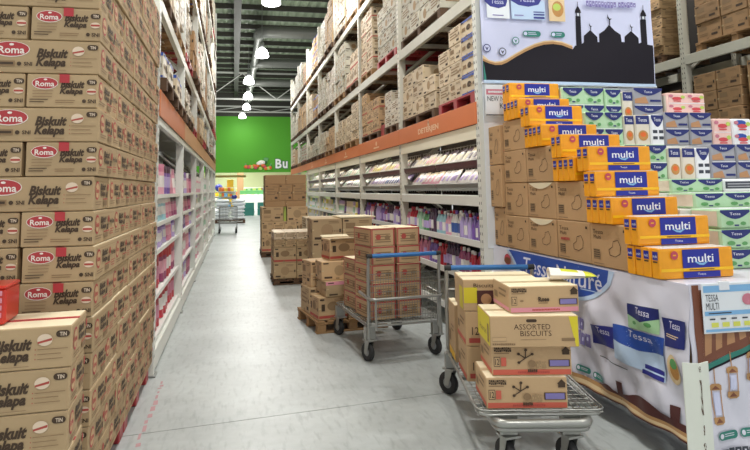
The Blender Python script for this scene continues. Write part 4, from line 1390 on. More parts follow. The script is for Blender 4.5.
# ================================================================== trolleys
def caster(parent, x, y, z_top, swivel, r=0.085):
    c = O('caster', None, parent, (x, y, 0), swivel)
    mb = MB(); mb.box(-0.05, 0.05, -0.05, 0.05, z_top - 0.012, z_top, 'steel')
    for s in (-1, 1):
        mb.add([(s * 0.026, -0.03, z_top - 0.012), (s * 0.026, 0.04, z_top - 0.012), (s * 0.026, 0.05, r - 0.015), (s * 0.026, 0.015, r - 0.015)], [(0, 1, 2, 3)], 'steel')
        mb.add([(s * 0.03, -0.03, z_top - 0.012), (s * 0.03, 0.04, z_top - 0.012), (s * 0.03, 0.05, r - 0.015), (s * 0.03, 0.015, r - 0.015)], [(3, 2, 1, 0)], 'steel')
    mb.lathe([(0.018, 0), (0.018, 0.05)], 'steel', 8, Matrix.Translation((0, 0, z_top)))
    O('fork', mb.build('fork'), c)
    M = Matrix.Translation((0, 0.032, r)) @ Matrix.Rotation(PI / 2, 4, 'Y')
    mb = MB(); mb.lathe([(r * 0.62, -0.018), (r * 0.95, -0.02), (r, -0.012), (r, 0.012), (r * 0.95, 0.02), (r * 0.62, 0.018)], 'rubber', 18, M)
    mb.lathe([(0.008, -0.024), (r * 0.3, -0.022), (r * 0.62, -0.014), (r * 0.62, 0.014), (r * 0.3, 0.022), (0.008, 0.024)], 'hub_grey', 14, M)
    O('wheel', mb.build('wheel'), c)

def rounded(pts, rad=0.06, n=4):
    P = [Vector(p) for p in pts]; out = [P[0]]
    for i in range(1, len(P) - 1):
        a = (P[i - 1] - P[i]).normalized() * rad; b = (P[i + 1] - P[i]).normalized() * rad
        for k in range(n + 1):
            t = k / n
            out.append((P[i] + a) * (1 - t) ** 2 + P[i] * 2 * t * (1 - t) + (P[i] + b) * t * t)
    out.append(P[-1])
    return [tuple(p) for p in out]

def trolley(label, loc, rz, w, L, handle_far, zd=0.35):
    """flat wire bed trolley; near end at local y=0"""
    t = thing('platform_trolley', label, 'trolley', loc, rz, 'platform trolleys')
    hw = w / 2
    mb = MB(); mb.tube(rounded([(0, 0, zd - 0.02), (hw, 0, zd - 0.02), (hw, L, zd - 0.02), (-hw, L, zd - 0.02), (-hw, 0, zd - 0.02), (0.001, 0, zd - 0.02)], 0.07), 0.009, 'steel', 8)
    for y in (0.18, L * 0.5, L - 0.18):
        mb.box(-hw, hw, y - 0.02, y + 0.02, zd - 0.035, zd - 0.012, 'steel_dull')
    O('bed_frame', mb.build('frame'), t)
    mb = MB(); n = int(w / 0.035)
    for i in range(n + 1):
        x = -hw + w * i / n
        mb.tube([(x, 0.01, zd - 0.004), (x, L - 0.01, zd - 0.004)], 0.0028, 'steel', 4)
    n = int(L / 0.07)
    for i in range(n + 1):
        y = L * i / n
        mb.tube([(-hw, y, zd - 0.009), (hw, y, zd - 0.009)], 0.0028, 'steel', 4)
    O('wire_bed', mb.build('wires'), t)
    # low wire rim
    mb = MB(); mb.tube(rounded([(0, -0.01, zd + 0.006), (hw + .01, -0.01, zd + 0.006), (hw + .01, L, zd + 0.006), (-hw - .01, L, zd + 0.006), (-hw - .01, -0.01, zd + 0.006), (0.001, -0.01, zd + 0.006)], 0.06), 0.005, 'steel', 6)
    n = 28
    for i in range(n):
        y = L * (i + 0.5) / n
        for s in (-1, 1): mb.tube([(s * hw, y, zd - 0.02), (s * (hw + .01), y, zd + 0.006)], 0.0025, 'steel', 4)
    O('wire_rim', mb.build('rim'), t)
    yh = L - 0.02 if handle_far else 0.02
    for s in (-1, 1):
        mb = MB(); mb.tube([(s * (hw - 0.01), yh, 0.2), (s * (hw - 0.01), yh, 0.80), (s * (hw - 0.01), yh - (0.03 if handle_far else 0.02), 0.965)], 0.016, 'steel', 8); O('handle_post', mb.build('post'), t)
    yg = yh - (0.03 if handle_far else 0.02)
    mb = MB(); mb.tube([(-hw + 0.01, yg, 0.97), (hw - 0.01, yg, 0.97)], 0.02, 'blue_grip', 10); O('handle_grip', mb.build('grip'), t, label='blue plastic handle grip')
    mb = MB()
    for s in (-1, 1): mb.tube([(s * (hw - 0.045), yg, 0.97), (s * (hw + 0.005), yg, 0.97)], 0.022, 'rubber', 10)
    O('grip_end', mb.build('grip_end'), t)
    if not handle_far:
        # bent guard bar round the near end and wire panel behind it
        mb = MB(); mb.tube(rounded([(-hw + 0.01, 0.3, 0.60), (-hw + 0.0, -0.06, 0.58), (hw - 0.0, -0.06, 0.58), (hw - 0.01, 0.3, 0.60)], 0.08), 0.014, 'steel', 8)
        O('guard_bar', mb.build('bar'), t)
        mb = MB()
        n = 26
        for i in range(n + 1):
            x = -hw + 0.03 + (w - 0.06) * i / n
            mb.tube([(x, yh, zd), (x, yh, 0.8)], 0.0022, 'steel_dull', 4)
        for i in range(9):
            z = zd + (0.8 - zd) * i / 8
            mb.tube([(-hw + 0.01, yh, z), (hw - 0.01, yh, z)], 0.0028, 'steel_dull', 4)
        O('wire_panel', mb.build('panel'), t)
        for s in (-1, 1):
            mb = MB(); mb.tube([(s * (hw - 0.06), -0.05, 0.58), (s * (hw - 0.06), -0.05, 0.3)], 0.012, 'steel', 8); O('guard_strut', mb.build('strut'), t)
    else:
        bw = hw - 0.085
        mb = MB(); mb.tube(rounded([(-bw, 0.2, zd - 0.05), (-bw, -0.05, zd - 0.05), (bw, -0.05, zd - 0.05), (bw, 0.2, zd - 0.05)], 0.07), 0.024, 'steel', 10)
        mb.tube(rounded([(-bw, 0.2, zd - 0.085), (-bw, -0.04, zd - 0.085), (bw, -0.04, zd - 0.085), (bw, 0.2, zd - 0.085)], 0.07), 0.014, 'steel', 10)
        O('bumper_bar', mb.build('bumper'), t)
        mb = MB()
        for z in (0.5, 0.66, 0.80): mb.tube([(-hw + 0.01, yh, z), (hw - 0.01, yh, z)], 0.008, 'steel', 6)
        O('back_rails', mb.build('rails'), t)
    for sx in (-1, 1):
        for y in (0.06, L - 0.02):
            near = y < 0.5
            x = sx * (hw - 0.17) if (near and handle_far) else sx * (hw - 0.03)
            mb = MB(); mb.box(-0.05, 0.05, -0.03, 0.03, 0.205, zd - 0.03, 'steel', ch=0.004); O('leg_bracket', mb.build('bracket'), t, (x, y, 0))
            caster(t, x, y, 0.205, (0.35 if near else 0.75) if handle_far else 0.3)
    return t

def redbox_mesh(w, d, h):
    def f():
        mb = MB(); mb.box(-w / 2, w / 2, -d / 2, d / 2, 0, h, 'kraft_warm', ch=0.004, tops='carton_top')
        for fc, L in ((face_front(w, d, h), w), (face_negx(w, d, h), d), (face_posx(w, d, h), d)):
            dc = Decal(); b = 0.016
            dc.rect(0.003, h - b, L - 0.003, h - 0.003, 'red_tape_soft'); dc.rect(0.003, 0.003, b, h - b, 'red_tape_soft', True); dc.rect(L - b, 0.003, L - 0.003, h - b, 'red_tape_soft', True)
            for k in range(2):
                dc.lines(0.04, L - 0.03, h * 0.68 - k * h * 0.3, h * 0.12, 2, 'ink_mid', h * 0.06)
            dc.oval(L * 0.3, h * 0.5, h * 0.16, h * 0.16, 'ink_red', 12); dc.oval(L * 0.68, h * 0.46, h * 0.17, h * 0.14, 'ink_mid', 12)
            dc.mb(fc, mb)
        return mb.build('carton')
    return cached(('rbx', w, d, h), f)

def red_trolley():
    rz = math.radians(5); ox, oy = 1.59, 5.5
    trolley('wire trolley with near blue handle, loaded with red taped cartons', (ox, oy, 0), rz, 0.74, 1.14, False)
    T = Matrix.Translation((ox, oy, 0)) @ Matrix.Rotation(rz, 4, 'Z')
    w, d, h = 0.25, 0.42, 0.168
    Q = Matrix.Rotation(rz + math.radians(6), 3, 'Z')
    rs = random.Random(2)
    for r in range(5):
        for b in range(2 if r < 3 else 1):
            for i in range(2):
                p = T @ Vector((-0.30, 0.085, 0)) + Q @ Vector((0.125 + i * 0.274 + 0.05 * b + rs.uniform(-.003, .003), 0.21 + b * 0.44 + rs.uniform(-.004, .004), 0.362 + r * 0.172))
                O('red_taped_carton', redbox_mesh(w, d, h), None, p, rz + math.radians(6) + rs.uniform(-.006, .006), 'red taped carton on wire trolley, %s layer, %s %s' % (ORD[r + 1], ['front', 'rear'][b], ['left', 'right'][i]), 'carton', 'red taped cartons on the wire trolley')
red_trolley()

def ale_print(w, h, stripe, kind):
    d = Decal()
    d.rect(0.006, h * 0.03, w - 0.006, h * 0.2, stripe)
    d.glyphs(w * 0.32, h * 0.075, w * 0.72, h * 0.145, 18, 'ink_red', seed=4)
    d.glyphs(w * 0.03, h * 0.78, w * 0.25, h * 0.93, 9, 'ink_brown', 'kraft_warm', seed=6); d.rect(w * 0.03, h * 0.72, w * 0.22, h * 0.75, 'ink_mid')
    d.rect(w * 0.025, h * 0.3, w * 0.105, h * 0.62, 'ink_brown'); d.rect(w * 0.031, h * 0.32, w * 0.099, h * 0.60, 'kraft_warm'); d.text('12', w * 0.04, h * 0.36, w * 0.092, h * 0.56, 'ink_brown', bold=0.02)
    d.rect(w * 0.71, h * 0.29, w * 0.975, h * 0.52, 'ink_brown'); d.rect(w * 0.725, h * 0.31, w * 0.96, h * 0.50, 'print_purple')
    u = w * 0.93; v = h * 0.8
    d.poly([(u - 0.02, v - 0.02), (u + 0.02, v - 0.02), (u + 0.02, v), (u + 0.026, v), (u, v + 0.025), (u - 0.026, v), (u - 0.02, v)], 'ink_brown')
    if kind == 'burst':
        d.rect(w * 0.115, h * 0.32, w * 0.18, h * 0.6, 'salmon_print')
        cx, cy = w * 0.42, h * 0.58
        for a in (0.5, 1.5, 2.6, 3.7):
            p = (cx + 0.045 * math.cos(a), cy + 0.045 * math.sin(a)); n = (-math.sin(a) * 0.003, math.cos(a) * 0.003)
            d.poly([(cx - n[0], cy - n[1]), (p[0] - n[0], p[1] - n[1]), (p[0] + n[0], p[1] + n[1]), (cx + n[0], cy + n[1])], 'ink_brown'); d.oval(p[0], p[1], 0.009, 0.008, 'ink_brown', 10)
        d.oval(cx + 0.035, cy - 0.03, 0.022, 0.02, 'ink_mid', 12)
        d.glyphs(cx + 0.06, cy - 0.055, cx + 0.12, cy - 0.015, 4, 'ink_light', 'kraft_warm', seed=3); d.glyphs(cx + 0.01, cy - 0.076, cx + 0.065, cy - 0.06, 5, 'ink_brown', seed=2)
    else:
        d.text('Rose', w * 0.41, h * 0.42, w * 0.57, h * 0.6, 'ink_brown', bold=0.05); d.lines(w * 0.41, w * 0.58, h * 0.38, 0.01, 1, 'ink_mid', 0.005)
        d.oval(w * 0.17, h * 0.46, 0.012, 0.005, 'ink_mid', 8)
    return d

def goods_trolley():
    rz = math.radians(-12.5); ox, oy = 1.69, 3.17
    trolley('wire trolley with far blue handle, loaded with biscuit and shampoo cartons', (ox, oy, 0), rz, 0.69, 1.33, True)
    T = Matrix.Translation((ox, oy, 0)) @ Matrix.Rotation(rz, 4, 'Z')
    def carton(label, lx, ly, z, w, d, h, prints, tape='tape', mat='kraft_warm', drz=0.0):
        t = thing('carton', label, 'carton', T @ Vector((lx + w / 2, ly + d / 2, z)), rz + drz, 'cartons on the front trolley')
        mb = MB(); mb.box(-w / 2, w / 2, -d / 2, d / 2, 0, h, mat, ch=0.004, tops='carton_top'); mb.box(-w / 2, w / 2, -0.024, 0.024, h, h + 0.001, tape)
        O('carton_body', mb.build('carton'), t)
        for nm, dc, fc in prints:
            O(nm, dc.mb(fc(w, d, h)).build('print'), t)
        return t
    W, D, H = 0.455, 0.33, 0.169
    def side(d_, h, stripe):
        s = Decal(); s.rect(0.004, 0.01, d_ - 0.004, h * 0.2, stripe); s.rect(0.03, h * 0.35, 0.1, h * 0.6, 'ink_mid'); s.lines(0.13, d_ - 0.04, h * 0.8, 0.03, 2, 'ink_mid', 0.012)
        return s
    carton('tan carton with burst logo and red stripe, bottom of the front trolley pile', -0.297, 0.02, 0.354, W, D, H,
           [('front_lettering', ale_print(W, H, 'salmon_print', 'burst'), face_front), ('side_lettering', side(D, H, 'salmon_print'), face_negx)])
    carton('tan carton with burst logo and red stripe, under the assorted biscuits carton', -0.255, 0.05, 0.525, W, D, H,
           [('front_lettering', ale_print(W, H, 'salmon_print', 'burst'), face_front), ('side_lettering', side(D, H, 'salmon_print'), face_negx)])
    # assorted biscuits carton with yellow ends
    w, d, h = 0.50, 0.36, 0.172
    f = Decal()
    yc = Decal(); yc.poly([(w - 0.055, h - 0.004), (w - 0.005, h - 0.004), (w - 0.005, 0.004), (w - 0.02, 0.004)], 'yellow_print')
    tl = Decal(); tl.text('ASSORTED', w * 0.27, h * 0.57, w * 0.68, h * 0.74, 'ink_brown', bold=-0.005); tl.text('BISCUITS', w * 0.34, h * 0.36, w * 0.69, h * 0.53, 'ink_brown', bold=-0.005)
    f.pill(w * 0.41, h * 0.8, w * 0.53, h * 0.9, 'ink_brown'); f.lines(w * 0.34, w * 0.7, h * 0.26, 0.01, 1, 'ink_light', 0.004)
    f.rect(w * 0.02, h * 0.2, w * 0.18, h * 0.33, 'ink_light'); f.rect(w * 0.023, h * 0.215, w * 0.177, h * 0.315, 'kraft_warm'); f.glyphs(w * 0.02, h * 0.08, w * 0.28, h * 0.14, 11, 'ink_mid', seed=5)
    f.rect(w * 0.8, h * 0.2, w * 0.95, h * 0.29, 'ink_mid')
    s = Decal(); s.rect(0.005, 0.005, d - 0.005, h - 0.005, 'yellow_print'); s.text('Assorted', 0.06, h * 0.3, d - 0.1, h * 0.5, 'ink_mid'); s.rect(d - 0.07, 0.02, d - 0.03, h - 0.05, 'ink_mid')
    carton('tan and yellow assorted biscuits carton in the middle of the front trolley pile', -0.27, -0.01, 0.696, w, d, h, [('front_lettering', f, face_front), ('title_lettering', tl, face_front), ('yellow_corner', yc, face_front), ('side_lettering', s, face_negx)])
    c = carton('tan carton with pink stripe, topmost on the front trolley pile', -0.15, 0.07, 0.870, 0.41, 0.33, 0.15,
           [('front_lettering', ale_print(0.41, 0.15, 'pink_print', 'rose'), face_front), ('side_lettering', side(0.33, 0.15, 'pink_print'), face_negx)], drz=0.07)
    # lime pouch lying on top
    o = O('refill_pouch', pouch_mesh(0.17, 0.27, 0.07, 'ink_white', 'lime_plastic', 'lime_plastic'), None, T @ Vector((0.16, 0.28, 1.062)), label='yellow and white pouch lying on the topmost pink striped carton', cat='pouch')
    o.rotation_euler = (PI / 2 + 0.02, 0, 1.2)
    # cartons behind
    f = Decal(); f.poly([(0.005, 0.05), (0.12, 0.05), (0.09, 0.15), (0.005, 0.15)], 'yellow_print'); f.rect(0.09, 0.02, 0.20, 0.13, 'print_maroon'); f.oval(0.15, 0.075, 0.035, 0.035, 'print_tan'); f.text('Biscuits', 0.07, 0.15, 0.2, 0.175, 'ink_brown')
    carton('biscuit carton with dark picture, behind the pink striped carton', -0.335, 0.50, 0.796, 0.5, 0.36, 0.2, [('front_lettering', f, face_front), ('side_lettering', Decal().rect(0.22, 0.01, 0.35, 0.15, 'yellow_print'), face_negx)])
    f = Decal(); f.rect(0.02, 0.02, 0.46, 0.05, 'ink_red'); f.text('12', 0.04, 0.07, 0.085, 0.12, 'ink_brown'); f.lines(0.15, 0.4, 0.17, 0.03, 2, 'ink_mid', 0.012)
    for k in range(2):
        carton('plain tan carton behind the burst logo cartons, %s' % ['lower', 'upper'][k], -0.325, 0.5, 0.352 + k * 0.222, 0.48, 0.34, 0.218, [('front_lettering', f, face_front), ('side_lettering', side(0.34, 0.2, 'salmon_print'), face_negx)])
    carton('tall tan carton at the far left of the front trolley', -0.335, 0.92, 0.352, 0.4, 0.3, 0.4, [('side_lettering', side(0.3, 0.3, 'pack_yellow'), face_negx)])
goods_trolley()

# ------------------------------------------------------------------ shopping trolley far down the aisle
def far_trolley():
    t = thing('shopping_trolley', 'empty grey flat trolley standing far down the aisle by the left rack', 'trolley', (-0.22, 22.9, 0))
    hw = 0.33
    mb = MB()
    for z in (0.42, 0.98):
        mb.tube([(-hw, 0, z), (hw, 0, z), (hw, 0.7, z), (-hw, 0.7, z), (-hw, 0, z)], 0.014, 'steel_dull', 6)
    for x in (-hw, hw):
        for y in (0, 0.7): mb.tube([(x, y, 0.2), (x, y, 0.98)], 0.016, 'steel_dull', 6)
    O('frame', mb.build('frame'), t)
    mb = MB()
    for i in range(13):
        x = -hw + 2 * hw * i / 12
        for y in (0, 0.7): mb.tube([(x, y, 0.42), (x, y, 0.98)], 0.005, 'steel', 4)
    for i in range(5):
        z = 0.42 + 0.56 * i / 4
        for y in (0, 0.7): mb.tube([(-hw, y, z), (hw, y, z)], 0.005, 'steel', 4)
        for x in (-hw, hw): mb.tube([(x, 0, z), (x, 0.7, z)], 0.005, 'steel', 4)
    O('wire_basket', mb.build('wires'), t)
    mb = MB(); mb.box(-hw, hw, 0, 0.7, 0.36, 0.4, 'steel_dull'); O('bed', mb.build('bed'), t)
    for x in (-hw + 0.02, hw - 0.02):
        for y in (0.05, 0.65): caster(t, x, y, 0.2, 0.3)
far_trolley()

# ================================================================== tissue display on the right
TZ = 1.035
def display():
    rs = random.Random(66)
    t = thing('display_table', 'table under the tissue display, hidden behind printed skirts', 'table', (0, 0, 0))
    mb = MB(); mb.box(2.53, 4.95, 3.0, 5.42, TZ - 0.04, TZ - 0.004, 'vinyl_white', ch=0.004); O('table_top', mb.build('top'), t)
    for x in (2.62, 4.85):
        for y in (3.1, 5.3):
            mb = MB(); mb.box(x - 0.04, x + 0.04, y - 0.04, y + 0.04, 0, TZ - 0.04, 'wood', ch=0.004); O('leg', mb.build('leg'), t)
    # stepped riser under the tissue packs right of the cartons
    for i, (y, z) in enumerate(((3.68, 1.42), (4.0, 1.53), (4.28, 1.63), (4.70, 1.95), (5.02, 2.20))):
        y1 = (4.0, 4.28, 4.70, 5.02, 5.42)[i]
        mb = MB(); mb.box(3.10 if i < 3 else 3.06, 4.95, y, y1 - 0.002, TZ, z, 'shelf_white', ch=0.003); O('riser_step', mb.build('step'), t)

    # ---- brown cartons stacked as a staircase, faces to the aisle
    ye = [5.50, 5.22, 4.79, 4.335, 3.885, 3.455]
    ze = [TZ, 1.335, 1.635, 1.93, 2.212]
    def tessa_carton(w, d, h, variant):
        def f():
            mb = MB(); mb.box(-w / 2, w / 2, -d / 2, d / 2, 0, h, 'kraft_tissue', ch=0.005)
            dc = Decal(); L = d
            dc.text('Tessa', L * 0.08, h * 0.76, L * 0.36, h * 0.86, 'ink_brown'); dc.text('Multi', L * 0.1, h * 0.64, L * 0.3, h * 0.73, 'ink_brown')
            dc.rect(L * 0.08, h * 0.16, L * 0.26, h * 0.4, 'ink_mid'); dc.lines(L * 0.09, L * 0.25, h * 0.38, h * 0.05, 4, 'ink_brown', h * 0.02, 0.1)
            # outline of a hand drawing a tissue
            pts = [(0.52, 0.3), (0.5, 0.42), (0.6, 0.5), (0.62, 0.62), (0.74, 0.66), (0.8, 0.52), (0.78, 0.36), (0.66, 0.28), (0.52, 0.3)]
            for a, b in zip(pts[:-1], pts[1:]):
                p = Vector((a[0] * L, a[1] * h)); q = Vector((b[0] * L, b[1] * h)); n = (q - p).normalized().orthogonal() * 0.0022
                dc.poly([tuple(p - n), tuple(q - n), tuple(q + n), tuple(p + n)], 'ink_brown', True)
            dc.rect(L * 0.88, h * 0.84, L * 0.93, h * 0.9, 'ink_brown'); dc.lines(L * 0.08, L * 0.4, h * 0.08, 0.01, 1, 'ink_mid', 0.006)
            if variant == 1:
                dc.glyphs(L * 0.12, h * 0.5, L * 0.4, h * 0.57, 6, 'ink_red')
            if variant == 2:
                dc.poly([(L * (0.06 + 0.86 * k / 10), h * (0.985 - 0.17 * math.sin(PI * k / 10) ** 0.8)) for k in range(11)], 'carton_top')
            dc.mb(face_negx(w, d, h), mb)
            dc = Decal(); dc.lines(w * 0.2, w * 0.7, h * 0.7, h * 0.15, 3, 'ink_mid', h * 0.03); dc.mb(face_front(w, d, h), mb)
            return mb.build('carton')
        return cached(('tc', w, round(d, 3), round(h, 3), variant), f)
    cols = ['farthest', 'second farthest', 'middle', 'second nearest', 'nearest']
    for ci, nrow in enumerate((0, 4, 3, 2, 1)):
        d = ye[ci] - ye[ci + 1] - 0.006
        for r in range(nrow):
            h = ze[r + 1] - ze[r] - 0.004
            O('tissue_carton', tessa_carton(0.5, d, h, 1 if (ci, r) == (3, 0) else (2 if ci == 2 and r < 2 else 0)), None, (2.515 + 0.25 + rs.uniform(-.004, .008), (ye[ci] + ye[ci + 1]) / 2, ze[r] + 0.0005), 0,
              'brown tissue carton in %s column, %s row above the banner skirt' % (cols[ci], ORD[r + 1]), 'carton', 'brown tissue cartons on the display')
    d = ye[0] - ye[1] - 0.03
    for r, (z0, z1, dx) in enumerate(((TZ, 1.405, 0.0), (1.407, 1.81, -0.03), (1.812, 2.19, -0.03))):
        O('tissue_carton', tessa_carton(0.5, d, z1 - z0 - 0.003, 0), None, (2.515 + 0.25 + dx, (ye[0] + ye[1]) / 2 - 0.008, z0 + 0.0005), 0,
          'brown tissue carton standing on end in farthest column, %s row up' % ORD[r + 1], 'carton', 'brown tissue cartons on the display')

    # ---- orange tissue bundles, each four soft packs in a row
    PW, PH, PD = 0.515, 0.178, 0.0745
    def soft_pack(w, dp, h, mat):
        def f():
            mb = MB(); vs, n, m = [], 8, 4
            # rounded pillow block
            sec = [(-1, 0.08), (-1, 0.92), (-0.9, 1.0), (0.9, 1.0), (1, 0.92), (1, 0.08), (0.9, 0.0), (-0.9, 0.0)]
            xs = [(-1, 0.80), (-0.985, 0.93), (-0.9, 1.0), (-0.4, 1.01), (0.0, 1.0), (0.4, 1.01), (0.9, 1.0), (0.985, 0.93), (1, 0.80)]
            for x, k in xs:
                for a, b in sec:
                    vs.append((x * w / 2, a * dp / 2 * k, h / 2 + (b - 0.5) * h * (0.9 + 0.1 * k)))
            q = len(sec); fs = []
            for i in range(len(xs) - 1):
                for j in range(q):
                    fs.append((i * q + j, i * q + (j + 1) % q, (i + 1) * q + (j + 1) % q, (i + 1) * q + j)[::-1])
            fs.append(tuple(range(q))); fs.append(tuple(range(len(vs) - q, len(vs)))[::-1])
            mb.add(vs, fs, mat)
            # white folded top film
            mb.box(-w * 0.45, w * 0.45, -dp * 0.38, dp * 0.38, h - 0.001, h + 0.002, 'pack_white')
            return mb.build('pack')
        return cached(('sp', w, dp, h, mat), f)
    def front_print():
        d = Decal(); w, h = PW, PH
        d.rect(0.006, h * 0.24, w - 0.006, h * 0.34, 'pack_yellow')
        d.rect(w * 0.3, h * 0.34, w * 0.8, h * 0.96, 'pack_blue'); d.text('multi', w * 0.37, h * 0.52, w * 0.72, h * 0.8, 'pack_white', bold=0.01)
        d.poly([(w * 0.45, h * 0.56), (w * 0.56, h * 0.49), (w * 0.66, h * 0.56), (w * 0.58, h * 0.42), (w * 0.52, h * 0.44)], 'print_sky')
        d.rect(w * 0.3, h * 0.02, w * 0.8, h * 0.22, 'pack_blue'); d.text('Tessa', w * 0.49, h * 0.1, w * 0.6, h * 0.17, 'pack_white')
        d.lines(w * 0.38, w * 0.72, h * 0.30, 0.01, 1, 'print_brown', 0.005, 0); 
        d.oval(w * 0.19, h * 0.78, w * 0.05, w * 0.05, 'sign_red', 14); d.rect(w * 0.17, h * 0.76, w * 0.21, h * 0.8, 'pack_yellow')
        return d.mb(lambda u, v, l: (u - w / 2, -PD / 2 - 0.0035 - 0.0005 * l, v)).build('print')
    def end_print():
        d = Decal()
        d.rect(0.016, PH * 0.62, PD - 0.012, PH * 0.9, 'pack_blue'); d.text('multi', 0.021, PH * 0.7, PD - 0.017, PH * 0.8, 'pack_white'); d.rect(0.02, PH * 0.53, PD - 0.016, PH * 0.58, 'ink_brown')
        return d.mb(lambda u, v, l: (-PW / 2 - 0.001 - 0.0005 * l, PD / 2 - u, v)).build('print')
    fm, em = front_print(), end_print()
    def bundle(label, y, z, n, x=2.487, rz=0.0):
        b = thing('tissue_bundle', label, 'tissue pack', (x + PW / 2, y, z), rz, 'orange tissue bundles on the display')
        for i in range(n):
            p = O('soft_pack', soft_pack(PW, PD, PH, 'pack_orange'), b, (rs.uniform(-.003, .003), PD / 2 + i * (PD + 0.001), 0.001))
            if i == 0:
                O('front_lettering', fm, p)
            O('end_lettering', em, p)
    st = [(3.145, TZ + 0.0, 4, 3.30, 'lowest step'), (3.575, 1.335, 4, 3.725, 'second step'), (4.0, 1.635, 4, 4.14, 'third step'), (4.45, 1.932, 4, 4.63, 'fourth step')]
    for y, z, n, y2, nm in st:
        bundle('orange tissue bundle lying lower on the %s of the display' % nm, y, z, n)
        n2 = 2
        bundle('orange tissue bundle lying upper on the %s of the display' % nm, y2, z + PH + 0.006, n2, 2.475, rs.uniform(-.02, .02))
    bundle('orange tissue bundle lying third and topmost on the second step of the display', 3.83, 1.335 + 2 * (PH + 0.006), 2, 2.50, 0.01)
    bundle('orange tissue bundle lying lower on the top step under the banner', 4.86, 2.214, 4, 2.50)
    bundle('orange tissue bundle lying highest of all under the banner', 5.09, 2.214 + PH + 0.005, 2, 2.535)

    # ---- other tissue packs right of the orange ones
    def pack(kind, label, x0, x1, y, z0, z1, depth):
        w, h = x1 - x0 - 0.004, z1 - z0 - 0.003
        b = thing('tissue_pack', label, 'tissue pack', ((x0 + x1) / 2, y + depth / 2, z0 + 0.001), 0, 'other tissue packs on the display')
        base = {'green': 'pack_green', 'brown': 'pack_beige', 'white': 'pack_white', 'grey': 'pack_grey', 'pink': 'pack_pink', 'pinkblue': 'pack_white', 'navy': 'pack_beige', 'dark': 'pack_white'}[kind]
        mb = MB(); mb.box(-w / 2, w / 2, -depth / 2, depth / 2, 0, h, base, ch=min(0.012, h * 0.12), tops='pack_clear' if kind != 'green' else 'pack_white')
        # beige stacked paper edge on the side
        mb.box(-w / 2 - 0.001, -w / 2 + 0.001, -depth / 2 + 0.02, depth / 2 - 0.02, h * 0.12, h * 0.88, 'pack_beige')
        O('pack_body', mb.build('pack'), b)
        d = Decal()
        def lobe(u0, u1, v0, v1, mat):
            n = 8
            p = [(u0, v1), (u0, v1 - (v1 - v0) * 0.25)] + [(u0 + (u1 - u0) * k / n, v1 - (v1 - v0) * (0.25 + 0.75 * math.sin(PI * k / n))) for k in range(1, n)] + [(u1, v1 - (v1 - v0) * 0.25), (u1, v1)]
            d.poly(p, mat)
        rows = 2 if h > 0.2 and kind in ('green', 'grey', 'pink', 'pinkblue') else 1
        rh = h / rows
        for r in range(rows):
            v0, v1 = r * rh, (r + 1) * rh
            if r: d.rect(0.01, v0 - 0.004, w - 0.01, v0 + 0.002, 'pack_white')
            if kind == 'green':
                nl = max(1, round(w / 0.24))
                for k in range(nl):
                    a = w / nl * k + 0.008; c = w / nl * (k + 1) - 0.008
                    lobe(a, c, v1 - rh * 0.52, v1 - 0.006, 'print_navy'); d.text('Tessa', a + (c - a) * .32, v1 - rh * 0.32, c - (c - a) * .32, v1 - rh * 0.18, 'pack_white')
                    d.oval(a + (c - a) * .3, v0 + rh * 0.28, (c - a) * .14, rh * .12, 'print_leaf', 8); d.oval(a + (c - a) * .75, v0 + rh * 0.25, (c - a) * .1, rh * .1, 'print_leaf', 8)
                    d.rect(a + (c - a) * .45, v0 + rh * .12, a + (c - a) * .6, v0 + rh * .2, 'print_navy')
            elif kind == 'grey':
                lobe(0.005, w - 0.005, v1 - rh * 0.45, v1 - 0.004, 'print_navy'); d.text('Tessa', w * .36, v1 - rh * .3, w * .64, v1 - rh * .17, 'pack_white')
                d.poly([(0.01, v0 + rh * .1), (w * .5, v0 + rh * .1), (w * .4, v0 + rh * .5), (0.01, v0 + rh * .35)], 'print_tan'); d.rect(w * .55, v0 + rh * .2, w * .92, v0 + rh * .32, 'print_navy')
            elif kind in ('brown', 'navy'):
                d.rect(0.006, h * 0.7, w - 0.006, h - 0.006, 'print_navy'); d.text('Tessa', w * .2, h * .78, w * .8, h * .9, 'pack_white')
                d.oval(w * .5, h * .33, w * .34, h * .17, 'noodle', 14); d.oval(w * .5, h * .36, w * .2, h * .08, 'tin_orange', 12)
            elif kind == 'white':
                lobe(0.006, w - 0.006, h * 0.6, h - 0.006, 'print_navy'); d.text('Tessa', w * .25, h * .78, w * .75, h * .9, 'pack_white')
                for k in range(4): d.rect(w * (.12 + .45 * (k % 2)), h * (.2 + .2 * (k // 2)), w * (.45 + .45 * (k % 2)), h * (.3 + .2 * (k // 2)), 'print_ink', same=k > 0)
            elif kind in ('pink', 'pinkblue'):
                nl = max(1, round(w / 0.22))
                for k in range(nl):
                    a = w / nl * k; c = w / nl * (k + 1)
                    if kind == 'pinkblue': d.oval(a + (c - a) * .4, v0 + rh * .7, (c - a) * .3, rh * .2, 'print_blue', 10)
                    d.oval(a + (c - a) * .5, v0 + rh * .45, (c - a) * .26, rh * .16, 'pack_redspot', 12); d.oval(a + (c - a) * .8, v0 + rh * .6, (c - a) * .12, rh * .16, 'pack_lime', 10)
                    d.oval(a + (c - a) * .18, v0 + rh * .7, (c - a) * .12, rh * .14, 'print_pink', 10); d.rect(a + (c - a) * .3, v0 + rh * .15, a + (c - a) * .7, v0 + rh * .25, 'pack_redspot')
            elif kind == 'dark':
                d.rect(0.01, h * .25, w - 0.01, h * .8, 'print_ink'); d.lines(0.03, w - 0.03, h * .65, h * .2, 2, 'print_grey', h * .08)
        O('front_lettering', d.mb(face_front(w, depth, h, 0.0015)).build('print'), b)
    nm = {'green': 'green and navy', 'brown': 'noodle picture', 'white': 'white and navy', 'grey': 'silver and navy', 'pink': 'pink floral', 'pinkblue': 'blue floral', 'navy': 'small noodle picture', 'dark': 'dark lettered'}
